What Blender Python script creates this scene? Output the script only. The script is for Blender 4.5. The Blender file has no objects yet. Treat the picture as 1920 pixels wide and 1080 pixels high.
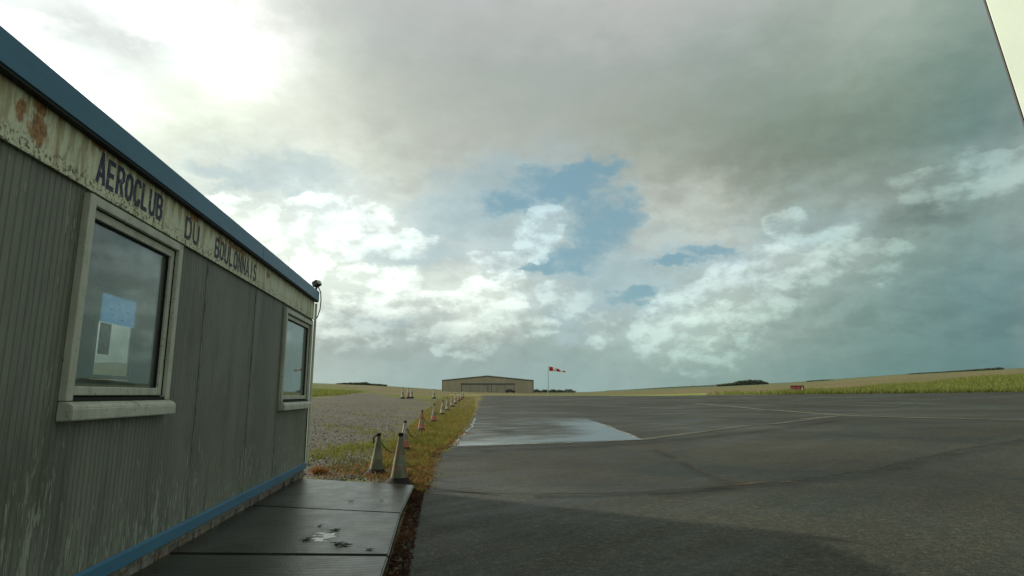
import bpy, bmesh, math, random
import numpy as np
from mathutils import Vector, Matrix

random.seed(7)
rng = np.random.default_rng(7)
scene = bpy.context.scene
COL = scene.collection
R = math.radians

# ------------------------------------------------------------------ camera
F_PX, CAM_Z = 1137.7, 1.25            # focal length in pixels of a 1920 wide frame
YAW, PITCH = R(-6.44), R(9.98)
cam_d = bpy.data.cameras.new('camera')
cam_d.sensor_width = 36.0
cam_d.lens = 36.0 * F_PX / 1920.0
cam_d.clip_start = 0.05
cam_d.clip_end = 20000
cam = bpy.data.objects.new('camera', cam_d)
COL.objects.link(cam)
cam.location = (0, 0, CAM_Z)
cam.rotation_euler = (R(90) + PITCH, 0, YAW)
scene.camera = cam
scene.view_settings.view_transform = 'Standard'
scene.view_settings.look = 'None'
scene.view_settings.exposure = 0.12
scene.view_settings.gamma = 1.0
scene.view_settings.use_curve_mapping = False


def ray(x, y):
    d = np.array([(x - 960) / F_PX, 1.0, -(y - 540) / F_PX])
    c, s = math.cos(PITCH), math.sin(PITCH)
    d = np.array([d[0], c * d[1] - s * d[2], s * d[1] + c * d[2]])
    c, s = math.cos(YAW), math.sin(YAW)
    return np.array([c * d[0] - s * d[1], s * d[0] + c * d[1], d[2]])


def azel(x, y):
    d = ray(x, y)
    return math.degrees(math.atan2(d[0], d[1])), math.degrees(math.atan2(d[2], math.hypot(d[0], d[1])))


def pixel_of(az, el):
    a, e = R(az), R(el)
    d = np.array([math.sin(a) * math.cos(e), math.cos(a) * math.cos(e), math.sin(e)])
    c, s = math.cos(-YAW), math.sin(-YAW)
    d = np.array([c * d[0] - s * d[1], s * d[0] + c * d[1], d[2]])
    c, s = math.cos(-PITCH), math.sin(-PITCH)
    d = np.array([d[0], c * d[1] - s * d[2], s * d[1] + c * d[2]])
    return 960 + F_PX * d[0] / d[1], 540 - F_PX * d[2] / d[1]


def lin(c):
    return tuple(((v / 255) / 12.92 if v <= 10 else ((v / 255 + 0.055) / 1.055) ** 2.4) for v in c[:3])


# ------------------------------------------------------------------ node helper
class NG:
    def __init__(self, tree):
        self.t = tree
        tree.nodes.clear()

    def n(self, kind, **kw):
        nd = self.t.nodes.new(kind)
        for k, v in kw.items():
            setattr(nd, k, v)
        return nd

    def put(self, sock, v):
        if hasattr(v, 'is_output'):
            self.t.links.new(v, sock)
        elif isinstance(v, (tuple, list)):
            n = len(sock.default_value)
            v = tuple(v)
            sock.default_value = v if len(v) == n else (v + (1.0,))[:n]
        else:
            try:
                sock.default_value = v
            except (TypeError, ValueError):
                sock.default_value = (v,) * len(sock.default_value)

    def m(self, op, a, b=0.0, c=None, clamp=False):
        nd = self.n('ShaderNodeMath', operation=op, use_clamp=clamp)
        self.put(nd.inputs[0], a)
        self.put(nd.inputs[1], b)
        if c is not None:
            self.put(nd.inputs[2], c)
        return nd.outputs[0]

    def add(self, a, b): return self.m('ADD', a, b)
    def sub(self, a, b): return self.m('SUBTRACT', a, b)
    def mul(self, a, b): return self.m('MULTIPLY', a, b)
    def mx(self, a, b): return self.m('MAXIMUM', a, b)

    def vm(self, op, a, b=(0, 0, 0), scale=None):
        nd = self.n('ShaderNodeVectorMath', operation=op)
        self.put(nd.inputs[0], a)
        if op == 'SCALE':
            self.put(nd.inputs['Scale'], scale)
        else:
            self.put(nd.inputs[1], b)
        return nd.outputs['Value'] if op in ('DOT_PRODUCT', 'LENGTH', 'DISTANCE') else nd.outputs[0]

    def mapr(self, v, a, b, c=0.0, d=1.0, smooth=True):
        nd = self.n('ShaderNodeMapRange', interpolation_type='SMOOTHSTEP' if smooth else 'LINEAR')
        nd.clamp = True
        for i, x in enumerate((v, a, b, c, d)):
            self.put(nd.inputs[i], x)
        return nd.outputs[0]

    def noise(self, vec, scale, detail=4, rough=0.55, dist=0.0, color=False):
        nd = self.n('ShaderNodeTexNoise')
        self.put(nd.inputs['Vector'], vec)
        self.put(nd.inputs['Scale'], scale)
        self.put(nd.inputs['Detail'], detail)
        self.put(nd.inputs['Roughness'], rough)
        self.put(nd.inputs['Distortion'], dist)
        return nd.outputs['Color' if color else 'Fac']

    def voro(self, vec, scale, feature='F1', out='Distance'):
        nd = self.n('ShaderNodeTexVoronoi', feature=feature)
        self.put(nd.inputs['Vector'], vec)
        self.put(nd.inputs['Scale'], scale)
        return nd.outputs[out]

    def mix(self, f, a, b, mode='MIX'):
        nd = self.n('ShaderNodeMixRGB', blend_type=mode)
        self.put(nd.inputs[0], f)
        self.put(nd.inputs[1], a)
        self.put(nd.inputs[2], b)
        return nd.outputs[0]

    def ramp(self, f, stops, interp='LINEAR'):
        nd = self.n('ShaderNodeValToRGB')
        cr = nd.color_ramp
        cr.interpolation = interp
        while len(cr.elements) < len(stops):
            cr.elements.new(0.5)
        for e, (p, c) in zip(cr.elements, stops):
            e.position = p
            e.color = tuple(c[:3]) + (1,)
        self.put(nd.inputs[0], f)
        return nd.outputs[0]

    def xyz(self, v):
        nd = self.n('ShaderNodeSeparateXYZ')
        self.put(nd.inputs[0], v)
        return nd.outputs[0], nd.outputs[1], nd.outputs[2]

    def cxyz(self, x, y, z):
        nd = self.n('ShaderNodeCombineXYZ')
        for i, v in enumerate((x, y, z)):
            self.put(nd.inputs[i], v)
        return nd.outputs[0]


# ------------------------------------------------------------------ sun
SUN_DIR = Vector((-0.776, 0.631, 0)).normalized()
SUN_EL = R(23.0)
to_sun = Vector((SUN_DIR.x * math.cos(SUN_EL), SUN_DIR.y * math.cos(SUN_EL), math.sin(SUN_EL)))
sun_d = bpy.data.lights.new('sun', 'SUN')
sun_d.energy = 3.7
sun_d.angle = R(1.0)
sun_d.color = (1.0, 0.93, 0.80)
sun = bpy.data.objects.new('sun', sun_d)
COL.objects.link(sun)
sun.rotation_euler = to_sun.to_track_quat('Z', 'Y').to_euler()
sun.location = (-30, 25, 30)

# ------------------------------------------------------------------ sky: Nishita blue behind procedural clouds
SKY_X = [0, 150, 300, 450, 600, 750, 900, 1050, 1200, 1350, 1500, 1650, 1800, 1920]
SKY_Y = [0, 60, 120, 180, 240, 300, 360, 420, 480, 540, 600, 660, 720]
SKY = [
 [(243,250,246),(243,250,246),(255,255,255),(240,245,236),(197,202,196),(180,184,182),(181,184,182),(183,186,184),(181,183,181),(173,178,175),(165,174,167),(166,178,168),(140,158,148),(118,143,137)],
 [(255,255,255),(240,248,243),(255,255,255),(255,255,252),(200,207,197),(178,184,181),(172,177,174),(172,177,173),(172,176,172),(160,170,166),(150,162,154),(154,167,155),(134,152,142),(108,134,129)],
 [(255,255,255),(232,242,235),(226,238,230),(255,255,253),(208,215,205),(178,185,179),(166,173,168),(159,168,163),(158,166,162),(148,160,154),(138,152,142),(140,155,143),(115,138,129),(100,128,125)],
 [(255,255,255),(255,255,255),(243,250,235),(234,241,225),(210,215,202),(181,187,178),(166,173,167),(160,168,162),(158,166,158),(142,155,146),(130,146,134),(126,144,131),(109,133,126),(99,129,127)],
 [(255,255,255),(250,255,248),(230,238,220),(217,224,210),(208,213,200),(183,189,179),(173,179,171),(166,173,167),(155,163,152),(142,152,140),(127,143,130),(122,140,128),(110,136,130),(108,136,135)],
 [(240,248,240),(235,244,232),(226,234,220),(206,217,212),(216,223,211),(186,192,181),(178,184,177),(160,174,174),(160,168,158),(143,151,140),(130,143,130),(125,142,132),(128,150,146),(138,158,156)],
 [(235,243,232),(230,238,228),(222,231,220),(210,222,215),(206,217,213),(189,196,186),(168,182,182),(150,174,182),(171,178,170),(158,165,155),(142,155,145),(149,165,158),(137,159,152),(134,157,154)],
 [(230,238,228),(228,236,226),(226,234,222),(222,230,218),(206,216,213),(196,206,200),(172,190,190),(168,188,190),(168,180,176),(175,182,172),(152,174,174),(149,167,162),(131,154,147),(124,149,147)],
 [(226,234,222),(226,234,222),(224,232,220),(220,229,217),(215,225,214),(193,204,199),(182,196,196),(166,186,189),(168,183,181),(166,182,183),(164,178,172),(140,160,152),(124,149,144),(115,144,144)],
 [(222,230,218),(222,230,218),(220,228,216),(217,226,214),(214,223,211),(203,213,204),(203,212,203),(170,187,186),(162,182,182),(166,181,177),(150,168,162),(130,153,148),(112,141,139),(105,137,139)],
 [(205,215,205),(203,213,204),(200,210,202),(195,205,197),(188,198,190),(186,197,191),(193,203,194),(166,183,178),(165,182,178),(168,184,176),(140,161,153),(120,147,141),(110,139,137),(104,134,135)],
 [(180,192,184),(178,190,182),(175,188,180),(170,183,176),(166,179,173),(159,175,171),(156,173,168),(147,169,165),(150,170,164),(146,167,159),(128,152,146),(115,143,138),(105,136,134),(99,130,130)],
 [(178,192,184),(176,190,183),(174,188,182),(171,187,180),(168,184,178),(156,175,170),(147,169,166),(143,167,164),(142,164,160),(131,156,149),(120,147,142),(105,138,134),(100,132,130),(95,127,126)],
]
SKY_L = np.array([[lin(c) for c in row] for row in SKY])
WHITE_BOOST = 1.0


def sky_at(az, el):
    a = max(-47.0, min(47.0, az))
    px, py = pixel_of(a + (-math.degrees(YAW)) * 0, el)
    px = max(0, min(1920, px))
    py = max(0, min(720, py))
    i = int(np.clip(np.searchsorted(SKY_X, px) - 1, 0, len(SKY_X) - 2))
    j = int(np.clip(np.searchsorted(SKY_Y, py) - 1, 0, len(SKY_Y) - 2))
    u = (px - SKY_X[i]) / (SKY_X[i + 1] - SKY_X[i])
    v = (py - SKY_Y[j]) / (SKY_Y[j + 1] - SKY_Y[j])
    c = (SKY_L[j, i] * (1 - u) + SKY_L[j, i + 1] * u) * (1 - v) + (SKY_L[j + 1, i] * (1 - u) + SKY_L[j + 1, i + 1] * u) * v
    w = float(np.clip((c.min() - 0.94) / 0.06, 0, 1))
    return c * (1 + w * WHITE_BOOST)


world = bpy.data.worlds.new('World')
scene.world = world
world.use_nodes = True
g = NG(world.node_tree)
SKY_STRENGTH = 0.1
tc = g.n('ShaderNodeTexCoord')
dvec = g.vm('NORMALIZE', tc.outputs['Generated'])
dx_, dy_, dz_ = g.xyz(dvec)
AZ = g.mul(g.m('ARCTAN2', dx_, dy_), 57.29578)
EL = g.mul(g.m('ARCSINE', dz_), 57.29578)
stretch = g.vm('MULTIPLY', dvec, (1.0, 1.0, 1.7))
wl = g.vm('SUBTRACT', g.noise(stretch, 5.0, 3, 0.5, color=True), (0.5, 0.5, 0.5))
wf = g.vm('SUBTRACT', g.noise(stretch, 17.0, 7, 0.62, color=True), (0.5, 0.5, 0.5))
wlx, wly, _ = g.xyz(wl)
wfx, wfy, wfz = g.xyz(wf)
# warped sky coordinates
lowel = g.mapr(EL, 0.5, 7.0, 0.25, 1.0)
WAZ = g.add(AZ, g.add(g.mul(wlx, 6.0), g.mul(wfx, 6.5)))
WEL = g.add(EL, g.mul(lowel, g.add(g.mul(wly, 3.5), g.mul(wfy, 5.5))))
U = g.m('DIVIDE', g.add(WAZ, 48.0), 100.0, clamp=True)
ELS = [0.0, 1.5, 3.0, 4.5, 6.0, 7.5, 9.0, 10.5, 12.0, 14.0, 16.0, 18.0, 20.0, 22.0, 24.5, 27.0, 30.0, 33.0, 36.0]
NST = 32
AMB_R, AMB_L = np.array(lin((150, 160, 154))), np.array(lin((205, 214, 206)))
# broad cloud masses: picture x, y, radii, and the change of brightness there
MASS = [(700, 300, 120, 50, 0.05), (560, 250, 120, 60, 0.06), (1210, 400, 80, 50, 0.10), (1330, 410, 70, 50, 0.10), (1430, 330, 120, 50, -0.07),
        (860, 330, 90, 40, -0.05), (700, 620, 140, 40, -0.10), (930, 640, 120, 30, -0.08), (640, 660, 120, 30, -0.04), (1310, 630, 60, 40, 0.14), (1240, 610, 60, 30, 0.07),
        (1380, 490, 110, 30, 0.06), (1500, 480, 60, 30, 0.07), (1740, 395, 80, 36, -0.30), (1690, 380, 60, 25, -0.08), (1860, 330, 70, 30, 0.12), (1560, 460, 50, 40, 0.06),
        (1620, 250, 160, 60, -0.06), (1850, 560, 80, 70, -0.05), (1650, 640, 140, 50, -0.06), (620, 420, 60, 60, 0.09), (470, 360, 90, 30, -0.06), (560, 320, 70, 22, -0.07),
        (640, 470, 60, 18, -0.06), (830, 520, 50, 30, -0.07), (880, 420, 60, 25, -0.03), (1020, 420, 36, 34, 0.14), (900, 560, 60, 34, 0.09), (690, 545, 80, 34, 0.07),
        (1100, 560, 60, 40, -0.05), (1010, 640, 80, 25, -0.05), (330, 215, 90, 36, -0.05), (430, 115, 110, 50, 0.30), (90, 170, 120, 60, 0.2), (250, 95, 95, 36, -0.13), (150, 60, 90, 30, -0.10), (1650, 120, 90, 40, 0.05), (1250, 220, 160, 50, -0.04), (720, 360, 160, 60, 0.07), (760, 430, 140, 50, 0.05), (640, 500, 220, 110, 0.10), (900, 550, 110, 60, 0.06), (1330, 560, 200, 70, 0.06), (470, 420, 120, 60, 0.06)]
MZ = [azel(m_[0], m_[1]) for m_ in MASS]


def sky_mass(az, el):
    f = 1.0
    for (mx_, my_, rx, ry, d), (a, e) in zip(MASS, MZ):
        q = ((az - a) / (rx * 0.047)) ** 2 + ((el - e) / (ry * 0.047)) ** 2
        f += 1.35 * d * math.exp(-q * 0.8)
    return max(0.4, f)


skycol = None
for k, e in enumerate(ELS):
    stops = []
    for i in range(NST):
        f = i / (NST - 1)
        az = -48 + 100 * f
        c = sky_at(az, e) * sky_mass(az, e)
        if az < -46:
            c = c * 0.5 + AMB_L * 0.5
        if az > 47:
            t = min(1, (az - 47) / 5)
            c = c * (1 - t) + AMB_R * t * 0.9
        stops.append((f, c))
    rp = g.ramp(U, stops, 'LINEAR')
    if skycol is None:
        skycol = rp
    else:
        skycol = g.mix(g.mapr(WEL, ELS[k - 1], e, smooth=False), skycol, rp)
# overhead: plain grey deck
skycol = g.mix(g.mapr(EL, 36, 55), skycol, lin((172, 180, 174)))


def blobs(lst, A, E, skirt=1.0):
    """ellipses on the sky; the lower half of each is drawn out by skirt"""
    out = None
    for (cx, cy, rx, ry) in lst:
        a, e = azel(cx, cy)
        ra = abs(azel(cx + rx, cy)[0] - azel(cx - rx, cy)[0]) / 2
        re = abs(azel(cx, cy + ry)[1] - azel(cx, cy - ry)[1]) / 2
        qx = g.mul(g.sub(A, a), 1 / ra)
        qy = g.mul(g.sub(E, e), 1 / re)
        if skirt != 1.0:
            qy = g.mx(qy, g.mul(qy, 1 / skirt))
        b = g.sub(1.0, g.m('MULTIPLY_ADD', qx, qx, g.mul(qy, qy)))
        out = b if out is None else g.mx(out, b)
    return g.mx(out, -1.5)


fb = g.noise(stretch, 13.0, 7, 0.60)
fb_off = g.noise(g.vm('ADD', stretch, (-0.012, 0.004, 0.022)), 13.0, 7, 0.60)
fine = g.noise(stretch, 40.0, 4, 0.6)
BLUE = [(1050, 342, 120, 34), (1130, 412, 78, 64), (955, 378, 56, 36), (1085, 478, 56, 34), (1275, 488, 80, 10),
        (1488, 440, 54, 12), (1195, 556, 54, 14), (1118, 318, 62, 24), (1330, 470, 50, 12), (1000, 500, 60, 18)]
bl = blobs(BLUE, g.add(AZ, g.mul(wfx, 4.5)), g.add(EL, g.mul(wfy, 4.5)))
bmask = g.mapr(g.add(bl, g.add(g.mul(g.sub(fb, 0.5), 2.6), g.mul(g.sub(fine, 0.5), 1.5))), -0.5, 1.0)
CUM = [(1025, 405, 40, 26), (1005, 425, 52, 22), (925, 545, 70, 36), (890, 575, 80, 34), (965, 522, 28, 17), (690, 535, 95, 38),
       (620, 560, 90, 40), (745, 518, 50, 22), (800, 575, 60, 26), (1240, 598, 70, 34), (1310, 572, 90, 52), (1385, 528, 85, 48), (1450, 490, 80, 38), (1530, 450, 80, 32),
       (1312, 632, 48, 26), (1470, 412, 42, 18), (1012, 600, 36, 13), (832, 655, 32, 7), (640, 395, 110, 36), (740, 440, 90, 14), (560, 480, 80, 34),
       (930, 482, 66, 11), (1850, 300, 100, 26), (1740, 330, 90, 20), (430, 390, 110, 26), (1060, 545, 60, 18), (1130, 595, 50, 18), (1640, 470, 70, 26)]
cu = blobs(CUM, g.add(AZ, g.mul(wfx, 2.6)), g.add(EL, g.mul(wfy, 2.6)), 3.0)
cden = g.add(cu, g.mul(g.sub(fb, 0.5), 1.7))
cmask = g.mapr(cden, -0.15, 1.0)
light = g.m('ADD', 0.5, g.mul(g.sub(fb, fb_off), 5.5), clamp=True)
nish = g.n('ShaderNodeTexSky', sky_type='NISHITA')
nish.sun_disc = False
nish.sun_elevation = SUN_EL
nish.sun_rotation = math.atan2(to_sun.x, to_sun.y)
nish.altitude = 120
nish.air_density = 1.0
nish.dust_density = 1.6
nish.ozone_density = 1.2
BLUE_GAIN = (0.72, 0.95, 0.82)
blue = g.mix(1.0, g.vm('SCALE', nish.outputs[0], scale=SKY_STRENGTH), BLUE_GAIN, 'MULTIPLY')
blue = g.mix(0.6, blue, lin((124, 162, 178)))
# mottling: faint in the smooth deck above, strong in the broken cloud below
zone = g.mapr(WEL, 27, 16)
lowz = g.mapr(EL, 1.0, 6.0, 0.35, 1.0)
amp = g.mul(lowz, g.m('MULTIPLY_ADD', zone, 0.13, 0.05))
mot = g.m('MULTIPLY_ADD', g.sub(g.add(g.mul(fb, 0.7), g.mul(fine, 0.3)), 0.5), amp, 1.0)
lit = g.m('MULTIPLY_ADD', g.sub(light, 0.5), g.mul(lowz, g.m('MULTIPLY_ADD', zone, 0.11, 0.02)), 1.0)
cloud = g.vm('SCALE', skycol, scale=g.mul(mot, lit))
cden2 = g.add(cden, g.mul(g.sub(fine, 0.5), 1.0))
crisp = g.mul(g.mapr(cden2, 0.0, 0.32), g.mapr(cden2, 1.6, 0.4))
gain = g.add(g.add(1.0, g.mul(crisp, g.m('MULTIPLY_ADD', light, 0.20, 0.03))), g.mul(cmask, g.m('MULTIPLY_ADD', light, 0.20, 0.03)))
cloud = g.vm('SCALE', cloud, scale=gain)
WASH = [(760, 475, 120, 34), (560, 322, 110, 34), (850, 400, 110, 50), (1140, 525, 130, 60), (1330, 480, 130, 26), (980, 350, 170, 60), (1090, 590, 90, 40),
        (700, 600, 160, 20), (420, 330, 80, 24), (1240, 560, 80, 40)]
ws = blobs(WASH, g.add(AZ, g.mul(wfx, 6.0)), g.add(EL, g.mul(wfy, 6.0)))
wmask = g.mul(g.mapr(g.add(ws, g.mul(g.sub(fb, 0.5), 2.2)), -0.7, 1.0), 0.42)
wmask = g.mul(wmask, g.sub(1.0, g.mul(cmask, 0.9)))
cloud = g.mix(wmask, cloud, lin((158, 186, 194)))
keep = g.mul(bmask, g.sub(1.0, g.mul(g.mx(cmask, g.mapr(cden2, 0.02, 0.4)), 0.95)))
final = g.mix(g.mul(keep, 0.88), cloud, blue)
# below the horizon: dull ground tone
final = g.mix(g.mapr(EL, -0.5, -3.0), final, lin((96, 100, 84)))
final = g.vm('SCALE', final, scale=1.0 / SKY_STRENGTH)
bg = g.n('ShaderNodeBackground')
g.put(bg.inputs['Color'], final)
bg.inputs['Strength'].default_value = SKY_STRENGTH
wo = g.n('ShaderNodeOutputWorld')
g.t.links.new(bg.outputs[0], wo.inputs['Surface'])
world.cycles.sampling_method = 'MANUAL'
world.cycles.sample_map_resolution = 512


# ------------------------------------------------------------------ object helpers
def mk(name, verts, faces, mats, parent=None, smooth=False, idx=None):
    me = bpy.data.meshes.new(name)
    me.from_pydata([tuple(v) for v in verts], [], faces)
    for m_ in (mats if isinstance(mats, (list, tuple)) else [mats]):
        me.materials.append(m_)
    if idx is not None:
        me.polygons.foreach_set('material_index', idx)
    if smooth:
        me.polygons.foreach_set('use_smooth', [True] * len(me.polygons))
    me.update()
    o = bpy.data.objects.new(name, me)
    COL.objects.link(o)
    if parent is not None:
        o.parent = parent
    return o


class MB:
    """collects shapes and links them as one mesh"""
    def __init__(self):
        self.bm = bmesh.new()

    def box(self, x0, x1, y0, y1, z0, z1, bev=0.0, mat4=None):
        vs = [self.bm.verts.new(p) for p in ((x0, y0, z0), (x1, y0, z0), (x1, y1, z0), (x0, y1, z0),
                                             (x0, y0, z1), (x1, y0, z1), (x1, y1, z1), (x0, y1, z1))]
        fs = [self.bm.faces.new([vs[i] for i in q]) for q in
              ((0, 3, 2, 1), (4, 5, 6, 7), (0, 1, 5, 4), (1, 2, 6, 5), (2, 3, 7, 6), (3, 0, 4, 7))]
        allv = vs
        if bev > 0:
            ed = list({e for f in fs for e in f.edges})
            res = bmesh.ops.bevel(self.bm, geom=ed, offset=bev, segments=2, affect='EDGES', profile=0.6)
            allv = list({v for f in res['faces'] for v in f.verts} | {v for v in vs if v.is_valid})
        if mat4 is not None:
            for v in allv:
                v.co = mat4 @ v.co
        return self

    def prism(self, pts, axis, a, b):
        """outline pts (2-D) extruded along axis from a to b"""
        def p3(p, t):
            return (t, p[0], p[1]) if axis == 'x' else ((p[0], t, p[1]) if axis == 'y' else (p[0], p[1], t))
        A = [self.bm.verts.new(p3(p, a)) for p in pts]
        B = [self.bm.verts.new(p3(p, b)) for p in pts]
        n = len(pts)
        self.bm.faces.new(A[::-1])
        self.bm.faces.new(B)
        for i in range(n):
            self.bm.faces.new((A[i], A[(i + 1) % n], B[(i + 1) % n], B[i]))
        return self

    def lathe(self, prof, seg=24, loc=(0, 0, 0), cap=True):
        rings = []
        for r_, z_ in prof:
            rings.append([self.bm.verts.new((loc[0] + r_ * math.cos(2 * math.pi * i / seg),
                                             loc[1] + r_ * math.sin(2 * math.pi * i / seg), loc[2] + z_)) for i in range(seg)])
        for a, b in zip(rings, rings[1:]):
            for i in range(seg):
                self.bm.faces.new((a[i], a[(i + 1) % seg], b[(i + 1) % seg], b[i]))
        if cap:
            self.bm.faces.new(rings[0][::-1])
            self.bm.faces.new(rings[-1])
        return self

    def tube(self, pts, rad, seg=8):
        pts = [Vector(p) for p in pts]
        rings = []
        up0 = Vector((0.123, 0.31, 0.94))
        for i, p in enumerate(pts):
            t = (pts[min(i + 1, len(pts) - 1)] - pts[max(i - 1, 0)]).normalized()
            a = t.cross(up0)
            if a.length < 1e-3:
                a = t.cross(Vector((1, 0, 0)))
            a.normalize()
            b = t.cross(a)
            rr = rad[i] if isinstance(rad, (list, tuple)) else rad
            rings.append([self.bm.verts.new(p + a * rr * math.cos(2 * math.pi * k / seg) + b * rr * math.sin(2 * math.pi * k / seg)) for k in range(seg)])
        for a, b in zip(rings, rings[1:]):
            for i in range(seg):
                self.bm.faces.new((a[i], a[(i + 1) % seg], b[(i + 1) % seg], b[i]))
        self.bm.faces.new(rings[0][::-1])
        self.bm.faces.new(rings[-1])
        return self

    def build(self, name, m_, parent=None, smooth=False):
        bmesh.ops.recalc_face_normals(self.bm, faces=self.bm.faces[:])
        me = bpy.data.meshes.new(name)
        self.bm.to_mesh(me)
        self.bm.free()
        me.materials.append(m_)
        if smooth:
            me.polygons.foreach_set('use_smooth', [True] * len(me.polygons))
            try:
                me.set_sharp_from_angle(angle=R(40))
            except Exception:
                pass
        o = bpy.data.objects.new(name, me)
        COL.objects.link(o)
        if parent is not None:
            o.parent = parent
        return o


def tag(o, label=None, cat=None, group=None, kind=None):
    if label: o['label'] = label
    if cat: o['category'] = cat
    if group: o['group'] = group
    if kind: o['kind'] = kind
    return o


def empty(name, loc, rz=0):
    o = bpy.data.objects.new(name, None)
    o.empty_display_size = 0.2
    COL.objects.link(o)
    o.location = loc
    o.rotation_euler = (0, 0, rz)
    return o


def copy_tree(o, parent=None):
    c = o.copy()
    COL.objects.link(c)
    if parent is not None:
        c.parent = parent
    for ch in list(o.children):
        copy_tree(ch, c)
    return c


def material(name, build):
    m_ = bpy.data.materials.new(name)
    m_.use_nodes = True
    gg = NG(m_.node_tree)
    out = gg.n('ShaderNodeOutputMaterial')
    s = build(gg)
    gg.t.links.new(s, out.inputs['Surface'])
    return m_


def pbsdf(gg, col, rough=0.8, spec=0.3, bump=None, bstr=0.3, bdist=0.01, metal=0.0):
    p = gg.n('ShaderNodeBsdfPrincipled')
    gg.put(p.inputs['Base Color'], col)
    gg.put(p.inputs['Roughness'], rough)
    gg.put(p.inputs['Specular IOR Level'], spec)
    gg.put(p.inputs['Metallic'], metal)
    if bump is not None:
        b = gg.n('ShaderNodeBump')
        gg.put(b.inputs['Height'], bump)
        gg.put(b.inputs['Strength'], bstr)
        gg.put(b.inputs['Distance'], bdist)
        gg.t.links.new(b.outputs[0], p.inputs['Normal'])
    return p.outputs[0]


def obco(gg):
    return gg.n('ShaderNodeTexCoord').outputs['Object']


def pos(gg):
    return gg.n('ShaderNodeNewGeometry').outputs['Position']


def simple(name, col, rough=0.6, spec=0.3, var=0.25, scale=6.0, bump=0.0, metal=0.0):
    def b(gg):
        v = obco(gg)
        nz = gg.noise(v, scale, 6, 0.6)
        c = gg.mix(1.0, col, gg.ramp(nz, [(0.25, (1 - var,) * 3), (0.75, (1 + var,) * 3)]), 'MULTIPLY')
        return pbsdf(gg, c, rough, spec, gg.noise(v, scale * 6, 5) if bump else None, bump, 0.004, metal)
    return material(name, b)


# ------------------------------------------------------------------ terrain
T_COL = [-900, 215, 580, 700, 850, 1000, 1100, 1240, 1480, 1700, 1920, 2500]
T_R = [22, 45, 85, 115, 150, 270, 600, 1500, 3500]
T_Y = {  # picture height of the ground at these distances, one list per bearing
 -900: [797, 760, 742, 730, 722, 712, 704, 700, 700],
 215: [797, 762, 741, 720, 708, 694, 682, 679, 679],
 580: [798, 764, 745, 733, 726, 720.5, 718.5, 718, 718],
 700: [799, 766, 746, 738, 732, 727, 723, 722.5, 722],
 850: [799, 767, 746, 741, 738, 734.5, 733, 732.5, 732],
 1000: [799, 767, 746, 741.5, 739.5, 737.5, 736, 735, 735],
 1100: [799, 767, 746, 741.5, 739.5, 738, 736, 735, 735],
 1240: [800, 768, 745, 740.5, 738.5, 737, 731, 728, 727.5],
 1480: [800, 768, 740, 733, 729, 725, 720, 717.5, 717],
 1700: [800, 768, 738, 724, 714, 708, 703.5, 701.5, 701],
 1920: [800, 768, 736, 714, 703, 697, 692.5, 690, 690],
 2500: [800, 768, 732, 700, 690, 684, 680, 677, 677],
}
_azs, _z = [], []
for c in T_COL:
    d0 = ray(c, 740)
    a = math.atan2(d0[0], d0[1])
    _azs.append(a)
    row = [-0.06, -0.06]
    for r_, y_ in zip(T_R, T_Y[c]):
        # bearing of column c at the horizon; vertical angle read at picture height y_
        # (solve for the pixel column that keeps the bearing)
        x_ = c
        for _ in range(4):
            dd = ray(x_, y_)
            x_ += (a - math.atan2(dd[0], dd[1])) * F_PX
        dd = ray(x_, y_)
        row.append(CAM_Z + r_ * dd[2] / math.hypot(dd[0], dd[1]))
    _z.append(row)
_azs = np.array(_azs)
_z = np.array(_z)
_rr = np.array([0, 13] + T_R, float)


def zt(x, y):
    """height of the ground (arrays or numbers)"""
    x = np.asarray(x, float)
    y = np.asarray(y, float)
    a = np.arctan2(x, y)
    r_ = np.clip(np.hypot(x, y), 0, _rr[-1])
    ac = np.clip(a, _azs[0], _azs[-1])
    i = np.clip(np.searchsorted(_azs, ac) - 1, 0, len(_azs) - 2)
    u = (ac - _azs[i]) / (_azs[i + 1] - _azs[i])
    j = np.clip(np.searchsorted(_rr, r_) - 1, 0, len(_rr) - 2)
    v = (r_ - _rr[j]) / (_rr[j + 1] - _rr[j])
    z = (_z[i, j] * (1 - u) + _z[i + 1, j] * u) * (1 - v) + (_z[i, j + 1] * (1 - u) + _z[i + 1, j + 1] * u) * v
    over = np.clip(np.maximum(a - R(70), -a - R(85)) / R(25), 0, 1)
    return z * (1 - over) + over * (-0.06)


def gpx(px, py):
    """point of the ground seen at a picture position"""
    d = ray(px, py)
    h = math.hypot(d[0], d[1])
    d = d / h
    prev = 1.0
    t = 1.0
    while t < 3000:
        p = np.array([0, 0, CAM_Z]) + d * t
        if p[2] < float(zt(p[0], p[1])):
            lo, hi = prev, t
            for _ in range(30):
                m_ = (lo + hi) / 2
                p = np.array([0, 0, CAM_Z]) + d * m_
                if p[2] < float(zt(p[0], p[1])):
                    hi = m_
                else:
                    lo = m_
            return Vector((p[0], p[1], float(zt(p[0], p[1]))))
        prev = t
        t *= 1.02
    p = d * 400
    return Vector((p[0], p[1], float(zt(p[0], p[1]))))


def at_r(px, r_):
    """ground point on the bearing of picture column px (at the horizon), r_ metres away"""
    d = ray(px, 738)
    h = math.hypot(d[0], d[1])
    x, y = d[0] / h * r_, d[1] / h * r_
    return Vector((x, y, float(zt(x, y))))


def interp_line(pts):
    P = [gpx(*p) for p in pts]
    P.sort(key=lambda p: math.hypot(p.x, p.y))
    return np.array([math.hypot(p.x, p.y) for p in P]), np.array([math.atan2(p.x, p.y) for p in P])


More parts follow.
